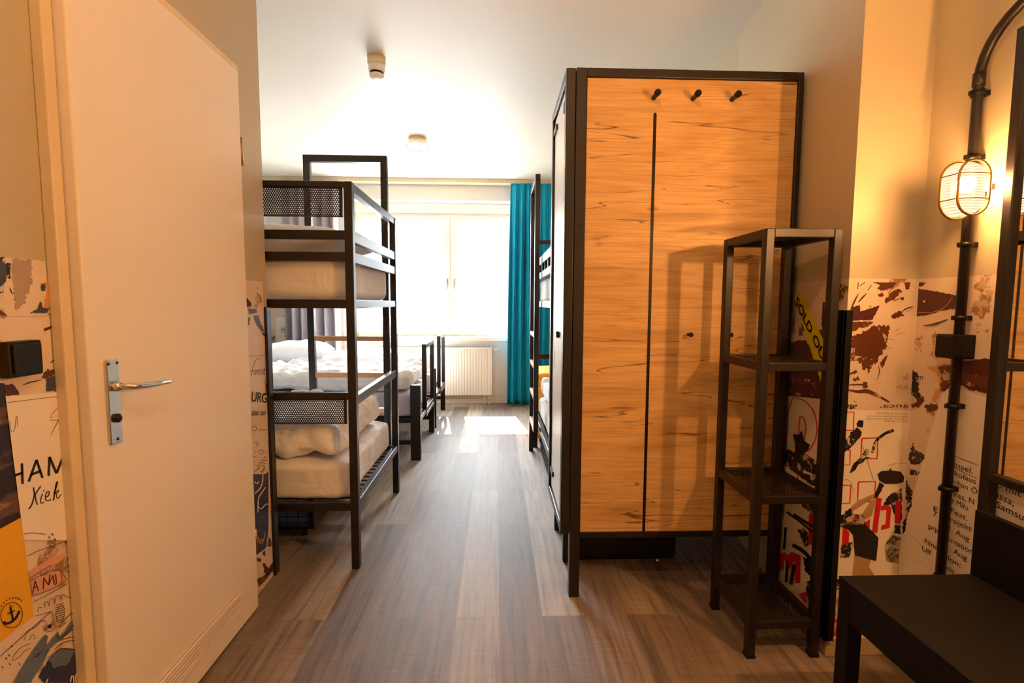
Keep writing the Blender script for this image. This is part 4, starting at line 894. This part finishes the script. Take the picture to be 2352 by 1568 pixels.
p.poly([(40,725),(85,745),(225,800),(225,925),(150,880),(60,812),(35,790)], 'speckle_black', 4, rough=1.5); p.line([(120,825),(160,840)], 10, 'ink_light', 5)
p.poly([(18,955),(200,955),(180,1420),(4,1280)], 'paper_white', 2, 'printed_sheet')
p.poly([(110,960),(170,960),(165,1010),(120,980)], 'speckle_black', 3, rough=2)
for l, w_ in (([(50,1000),(100,1035),(160,1085)], 9), ([(80,1010),(165,1065)], 12), ([(46,1065),(38,1160)], 11), ([(75,1140),(120,1165),(175,1225)], 16), ([(52,1210),(48,1300)], 12), ([(82,1225),(68,1310)], 16)): p.line(l, w_, 'ink_black', 5)
p.poly([(95,1075),(130,1070),(165,1130),(130,1150)], 'speckle_black', 3, rough=2); p.poly([(120,1190),(175,1200),(165,1300),(130,1250)], 'ink_black', 3, rough=3); p.poly([(135,1300),(172,1280),(165,1400),(130,1380)], 'speckle_black', 3, rough=2)
p.poly([(146,1008),(178,1008),(168,1140),(142,1140)], 'ink_red', 4); p.poly([(22,1175),(42,1172),(50,1185),(72,1170),(110,1185),(108,1305),(84,1302),(84,1210),(56,1250),(42,1200),(36,1250),(20,1250)], 'ink_red', 4); p.poly([(100,1350),(135,1340),(132,1395),(115,1370)], 'ink_red', 4)
p.done()

# --- left wall, camera side of the door
p = Paper('left', 'collage wallpaper with HAM lettering and a wave drawing left of the door', (XL, .4, 0), (0, 560, 4.354))
ye = DY0-.029
base(p, [(XL, -.99, 0), (XL, ye, 0), (XL, ye, ZM), (XL, -.99, ZM)], 'paper_plain')
p.poly([(-200,130),(45,130),(50,190),(110,190),(100,350),(60,340),(40,480),(0,500),(-200,500)], 'speckle_black', 1, rough=2); p.poly([(-50,180),(60,200),(60,330),(20,420),(-50,440)], 'ink_slate', 2, rough=3)
p.poly([(92,420),(125,490),(115,500),(95,440)], 'ink_black', 1, rough=1); p.poly([(-20,640),(70,710),(60,725),(-20,700)], 'ink_brown', 1, rough=1.5)
p.poly([(110,145),(320,165),(310,400),(240,600),(160,660),(130,400)], 'ink_stain', 1, rough=4); p.poly([(440,390),(490,370),(525,420),(495,640),(440,640),(465,470)], 'ink_ochre', 1, rough=1.5)
p.poly([(520,400),(620,415),(620,700),(490,700),(500,650)], 'ink_ochre', 1, rough=2)
p.poly([(412,400),(452,400),(452,470),(415,470)], 'ink_slate', 2, rough=1); p.poly([(510,475),(620,525),(620,585),(505,560)], 'ink_maroon', 2, rough=1); p.poly([(300,690),(370,650),(405,570),(435,640),(500,650),(470,690)], 'ink_slate', 2, rough=1.5)
p.line([(480,700),(620,705)], 8, 'ink_black', 2); p.line([(490,200),(560,225),(590,290)], 10, 'ink_brown', 2, taper=True); p.line([(320,340),(320,410)], 14, 'ink_brown', 2, taper=True)
p.line([(0,727),(480,722)], 4, 'ink_tan', 2); p.line([(445,860),(520,828),(580,820),(640,838)], 26, 'ink_maroon', 2)
p.poly([(630,905),(660,900),(660,1090),(565,1128)], 'ink_black', 2, rough=.6); p.line([(500,1190),(570,1140),(660,1100)], 18, 'ink_black', 2, taper=True)
p.poly([(590,1250),(670,1230),(665,1350),(610,1450),(550,1440)], 'ink_maroon', 2, rough=1.2); p.poly([(465,1330),(560,1320),(550,1470),(460,1472)], 'ink_slate', 2, rough=1.2); p.poly([(470,1250),(560,1270),(520,1320),(410,1350)], 'speckle_brown', 2, rough=3)
p.line([(230,1412),(290,1385),(420,1360)], 18, 'ink_brown', 2, taper=True); p.poly([(50,1410),(130,1400),(190,1480),(190,1508),(60,1522)], 'ink_maroon', 2, rough=1.5)
p.poly([(-200,960),(15,960),(42,1330),(-200,1310)], 'ink_yellow', 2)
p.fr(0, 880, 4.354)
p.poly([(-900,-60),(45,0),(60,130),(213,1350),(-900,1920)], 'night_photo', 1, 'printed_sheet')
p.poly([(55,130),(720,76),(800,1568),(238,1568)], 'paper_white', 3, 'printed_sheet')
p.line([(75,192),(700,116)], 5, 'ink_line', 4)
p.line([(690,195),(640,260),(580,380),(505,525)], 11, 'ink_black', 4, taper=True); p.line([(500,345),(525,345),(510,320),(580,240),(690,165)], 5, 'ink_line', 4); p.line([(500,370),(710,362)], 5, 'ink_line', 4); p.line([(700,395),(668,480),(675,570),(725,645)], 11, 'ink_black', 4, taper=True)
p.line([(100,380),(105,480),(145,485),(165,300),(180,430)], 9, 'ink_grey', 4)
for l in ([(155,918),(230,893)], [(220,800),(226,1005)], [(288,982),(366,765)], [(366,765),(426,945)], [(308,915),(408,875)], [(487,925),(496,735)], [(496,735),(565,900)], [(565,900),(643,705)], [(643,705),(642,892)], [(712,875),(722,735)], [(722,735),(760,730)], [(712,875),(770,860)]): p.line(l, 25, 'ink_black', 4, 'lettering')
for l, w_ in (([(335,1040),(346,1110),(325,1200),(300,1245),(285,1255)], 14), ([(408,1028),(350,1110),(360,1170),(375,1215)], 12), ([(425,1105),(405,1165),(410,1205),(440,1185)], 11), ([(440,1068),(436,1080)], 12), ([(455,1140),(492,1120),(492,1072),(458,1100),(455,1165),(480,1178),(512,1160)], 11),
    ([(540,1110),(575,1000),(572,972),(555,1040),(535,1172)], 14), ([(545,1112),(580,1062),(590,1075),(560,1110),(575,1160),(612,1110)], 10), ([(728,1000),(682,1060),(682,1125),(708,1110),(728,1040)], 14), ([(734,990),(722,1100),(745,1130)], 18)): p.line(l, w_, 'ink_black', 4, 'lettering')
p.fr(0, 1200, 4.2625)
p.poly([(-900,548),(0,60),(207,-52),(215,0),(332,915),(120,1075),(0,1172),(-900,1700)], 'ink_yellow', 2, 'printed_sheet')
cx_, cz_ = 115, 905
p.line([(cx_+105*math.cos(a*math.pi/12)-18*math.sin(a*math.pi/12), cz_-122*math.sin(a*math.pi/12)-30*math.cos(a*math.pi/12)) for a in range(25)], 6, 'ink_black', 3)
for a in range(2, 14): t0 = a*math.pi/14+.35; p.line([(cx_+132*math.cos(t0), cz_-158*math.sin(t0)-30*math.cos(t0)), (cx_+146*math.cos(t0+.04), cz_-176*math.sin(t0+.04)-30*math.cos(t0))], 12, 'ink_slate', 3)
p.line([(103,828),(118,890),(128,955)], 20, 'ink_black', 4); p.line([(72,895),(145,858)], 11, 'ink_black', 4); p.line([(33,968),(60,990),(110,975),(160,930),(192,862)], 24, 'ink_black', 4); p.line([(103,800),(95,820),(112,832),(118,808)], 6, 'ink_black', 4)
p.poly([(282,480),(380,420),(520,330),(620,310),(755,195),(755,235),(600,370),(430,470),(292,560)], 'ink_pink', 4, rough=.8); p.poly([(300,570),(500,490),(585,462),(608,560),(580,620),(322,718)], 'ink_pink', 4, rough=.5)
for l in ([(318,700),(345,568)], [(345,568),(378,668)], [(325,642),(368,622)], [(425,652),(430,540)], [(430,540),(478,610)], [(478,610),(490,505)], [(480,600),(520,515)], [(520,515),(532,600)], [(545,500),(555,600),(535,605)]): p.line(l, 11, 'ink_line', 5, 'lettering')
for l in ([(300,565),(520,460),(590,462),(600,500),(610,560),(580,620),(320,720)], [(290,545),(430,455),(510,410)], [(330,775),(480,700),(650,600)], [(340,915),(500,870),(500,860)], [(235,1150),(260,1060),(360,1020),(400,960),(450,960),(460,1020),(445,1050)], [(445,1050),(500,1070),(545,1020),(600,1000)], [(510,870),(535,1010)],
    [(640,420),(650,360),(700,330),(735,360),(720,400),(640,430),(655,500),(700,460),(740,480)], [(650,300),(700,290),(720,320),(755,310)], [(700,600),(720,560),(765,560),(770,600),(740,610)], [(720,520),(750,480),(790,500),(775,540),(740,540)], [(735,270),(760,230)], [(775,435),(640,430)], [(650,560),(610,490)],
    [(545,900),(590,800),(635,830),(630,930),(570,995),(545,900)], [(120,1320),(200,1220),(300,1180)], [(0,1310),(330,1020),(500,870)], [(440,320),(460,360)], [(430,322),(460,312)], [(265,330),(420,255),(755,150)], [(235,110),(320,95),(450,115)], [(115,1330),(130,1350),(200,1310),(240,1250),(300,1230)],
    [(290,1150),(310,1090),(350,1110),(330,1140)], [(370,880),(375,830),(410,830)], [(440,830),(430,780),(470,770),(480,820)], [(490,810),(485,750),(530,740),(535,800)], [(545,780),(540,720),(590,710),(590,770)], [(610,750),(600,690),(680,740),(730,710)]): p.line(l, 6, 'ink_line', 5)
for k in range(8): a = 800+k*22; p.line([(548,a+10),(628,a-15)], 7, 'ink_line', 6)
p.poly([(470,1000),(505,990),(505,1030),(475,1035)], 'ink_black', 5); p.line([(480,160),(478,130),(490,130),(488,165)], 5, 'ink_line', 5); p.line([(655,110),(670,95),(668,120),(655,110)], 5, 'ink_line', 5); p.line([(705,95),(708,122)], 5, 'ink_line', 5)
for (x, y) in ((515,115), (540,165), (495,225), (530,240), (640,195), (60,1330), (25,1415), (90,1300), (115,1210), (95,1385), (190,1385)): p.line([(x-7,y-10),(x+7,y+8)], 12, 'ink_line', 5)
p.poly([(740,885),(780,840),(830,815),(850,905)], 'ink_steel', 4, rough=1); p.poly([(575,1065),(582,1120),(640,1060),(700,960),(760,945),(840,935),(830,985),(700,1060),(590,1150),(470,1250),(360,1330),(330,1320),(430,1240),(540,1100)], 'ink_steel', 4, rough=1)
p.poly([(380,1170),(440,1095),(475,1110),(455,1180),(400,1250),(330,1340),(360,1345),(500,1215),(420,1380),(300,1568),(130,1568),(250,1360),(330,1240)], 'ink_steel', 4, rough=1)
p.poly([(490,1330),(600,1225),(760,1240),(870,1290),(900,1568),(430,1568),(380,1500),(430,1420)], 'ink_navy', 4, rough=1.2); p.poly([(480,1340),(590,1240),(740,1245),(660,1390),(520,1420)], 'ink_steel', 5, rough=2)
for l in ([(600,1150),(700,1115),(790,1130),(860,1200)], [(610,975),(690,890),(735,885),(830,910)], [(560,1090),(590,1150),(720,1010),(760,940),(830,985)], [(470,1330),(580,1230),(660,1230),(760,1245)], [(330,1340),(370,1310),(460,1180)], [(540,1240),(600,1180),(700,1150),(780,1160),(800,1250)]): p.line(l, 8, 'ink_line', 6)
for l in ([(690,1560),(700,1500),(720,1500),(725,1568)], [(745,1568),(740,1480),(790,1470),(790,1568)], [(770,1480),(830,1360),(840,1420),(790,1500),(850,1480)], [(450,1568),(470,1530)]): p.line(l, 12, 'ink_light', 6, 'lettering')
p.done()

# --- left wall between the door and the corner guard
p = Paper('left', 'narrow strip of collage wallpaper with URG lettering right of the door', (XL, 1.98, 0), (560, 630, 6.27))
base(p, [(XL, DY1+.047, 0), (XL, YE-.031, 0), (XL, YE-.031, ZM), (XL, DY1+.047, ZM)], 'paper_plain')
p.poly([(185,150),(212,215),(200,215)], 'ink_brown', 1, rough=.5); p.poly([(30,340),(60,345),(112,420),(105,462),(30,465)], 'ink_maroon', 1, rough=1); p.poly([(70,490),(180,500),(198,552),(75,575)], 'ink_maroon', 2, rough=.8)
p.poly([(138,590),(210,588),(240,700),(290,800),(280,842),(230,790),(170,700)], 'ink_slate', 2, rough=1); p.poly([(250,838),(285,840),(335,870),(312,922),(285,880)], 'ink_maroon', 2, rough=1); p.poly([(60,620),(95,620),(80,730),(60,735)], 'ink_slate', 1, rough=1)
p.line([(30,1178),(375,1162)], 6, 'ink_line', 2)
for l in ([(235,1215),(205,1200),(165,1240),(130,1350),(105,1470)], [(95,1385),(350,1370)], [(165,1380),(140,1445),(165,1440)], [(190,1385),(165,1450)], [(195,1400),(215,1380),(205,1450)], [(255,1390),(235,1400),(230,1440),(260,1430)], [(285,1385),(270,1445)], [(300,1340),(290,1450),(310,1440)], [(330,1390),(325,1430),(350,1380),(330,1500),(290,1560)]): p.line(l, 7, 'ink_line', 2, 'lettering')
p.fr(560, 860, 6.27)
p.text('URG', (108,386), (325,405), .040, 'ink_black', 3, bold=.01); p.text('dat an', (112,588), (312,582), .024, 'ink_black', 3, shear=.2)
for l in ([(130,760),(155,735),(185,760),(180,800),(150,810),(135,790)], [(150,990),(175,965),(205,990),(200,1030),(170,1030)], [(215,1120),(240,1080),(280,1090),(275,1140),(240,1150),(225,1130)], [(150,1110),(180,1115)], [(130,1170),(170,1190)], [(190,1330),(220,1270),(270,1260),(310,1290)], [(200,1360),(240,1300),(290,1310),(300,1370),(250,1400)], [(150,1400),(230,1340)], [(290,1180),(330,1200)], [(250,1230),(340,1240)], [(210,790),(280,800),(330,790)], [(300,1120),(335,1110)]): p.line(l, 8, 'ink_line', 2)
p.poly([(313,130),(385,110),(410,110),(400,285),(345,345),(328,260)], 'ink_brown', 2, rough=1.5); p.poly([(345,345),(395,285),(410,640),(400,700),(350,690)], 'ink_ochre', 2, rough=1); p.poly([(355,760),(420,730),(425,980),(385,1060),(365,1000)], 'ink_maroon', 2, rough=1.5); p.poly([(380,1060),(395,1320),(430,1370),(440,1568),(390,1568)], 'ink_ochre', 2, rough=1.5)
p.poly([(120,1450),(280,1440),(355,1400),(355,1568),(140,1568)], 'ink_navy', 1, rough=1)
p.fr(560, 1090, 6.03)
p.poly([(100,-10),(345,-10),(345,982),(178,1112),(100,1160)], 'ink_navy', 2, 'printed_sheet'); p.line([(349,-10),(349,985),(180,1122),(100,1170)], 10, 'ink_light', 3)
for l in ([(265,-10),(262,90),(230,190),(150,262)], [(300,170),(240,262),(200,320),(195,525)], [(200,440),(240,480),(310,400),(340,412)], [(150,90),(180,130),(210,90)]): p.line(l, 13, 'ink_light', 4)
for l in ([(190,950),(200,870)], [(205,860),(215,950)], [(230,960),(235,890),(260,900),(250,960)], [(265,930),(300,800)]): p.line(l, 9, 'ink_yellow', 4, 'lettering')
p.line([(210,740),(270,620)], 12, 'ink_steel', 4, taper=True); p.line([(200,650),(320,520)], 14, 'ink_steel', 4, taper=True)
p.poly([(360,330),(390,320),(385,480),(360,530)], 'ink_yellow', 2, rough=1.2); p.poly([(400,100),(440,100),(450,1080),(420,1080)], 'ink_brown', 1, rough=2); p.poly([(355,860),(380,900),(380,990),(345,1000)], 'ink_maroon', 3, rough=1.5)
p.poly([(250,1060),(300,1050),(300,1130),(260,1110)], 'speckle_brown', 2, rough=2); p.poly([(180,1140),(240,1160),(240,1200),(185,1190)], 'speckle_brown', 2, rough=2); p.poly([(270,1220),(340,1290),(430,1190),(480,1270),(390,1350),(310,1400),(280,1340)], 'ink_maroon', 2, rough=2); p.poly([(190,1440),(300,1390),(380,1370),(200,1568)], 'speckle_brown', 2, rough=2)
p.done()

# --- far wall beside the grey curtain
p = Paper('far', 'collage wallpaper with HAM lettering on the far wall beside the grey curtain', (-2.4, YF, 0), (610, 680, 5.227))
base(p, [(XBL, YF, .061), (-1.80, YF, .061), (-1.80, YF, ZM), (XBL, YF, ZM)], 'paper_torn')
p.poly([(120,248),(420,262),(420,1000),(120,1000)], 'paper_white', 2, 'printed_sheet')
p.text('HAMBURG', (190,440), (480,445), .075, 'ink_slate', 3); p.text('Kiek an dat an', (228,500), (470,505), .045, 'ink_slate', 3, shear=.2)
p.done()
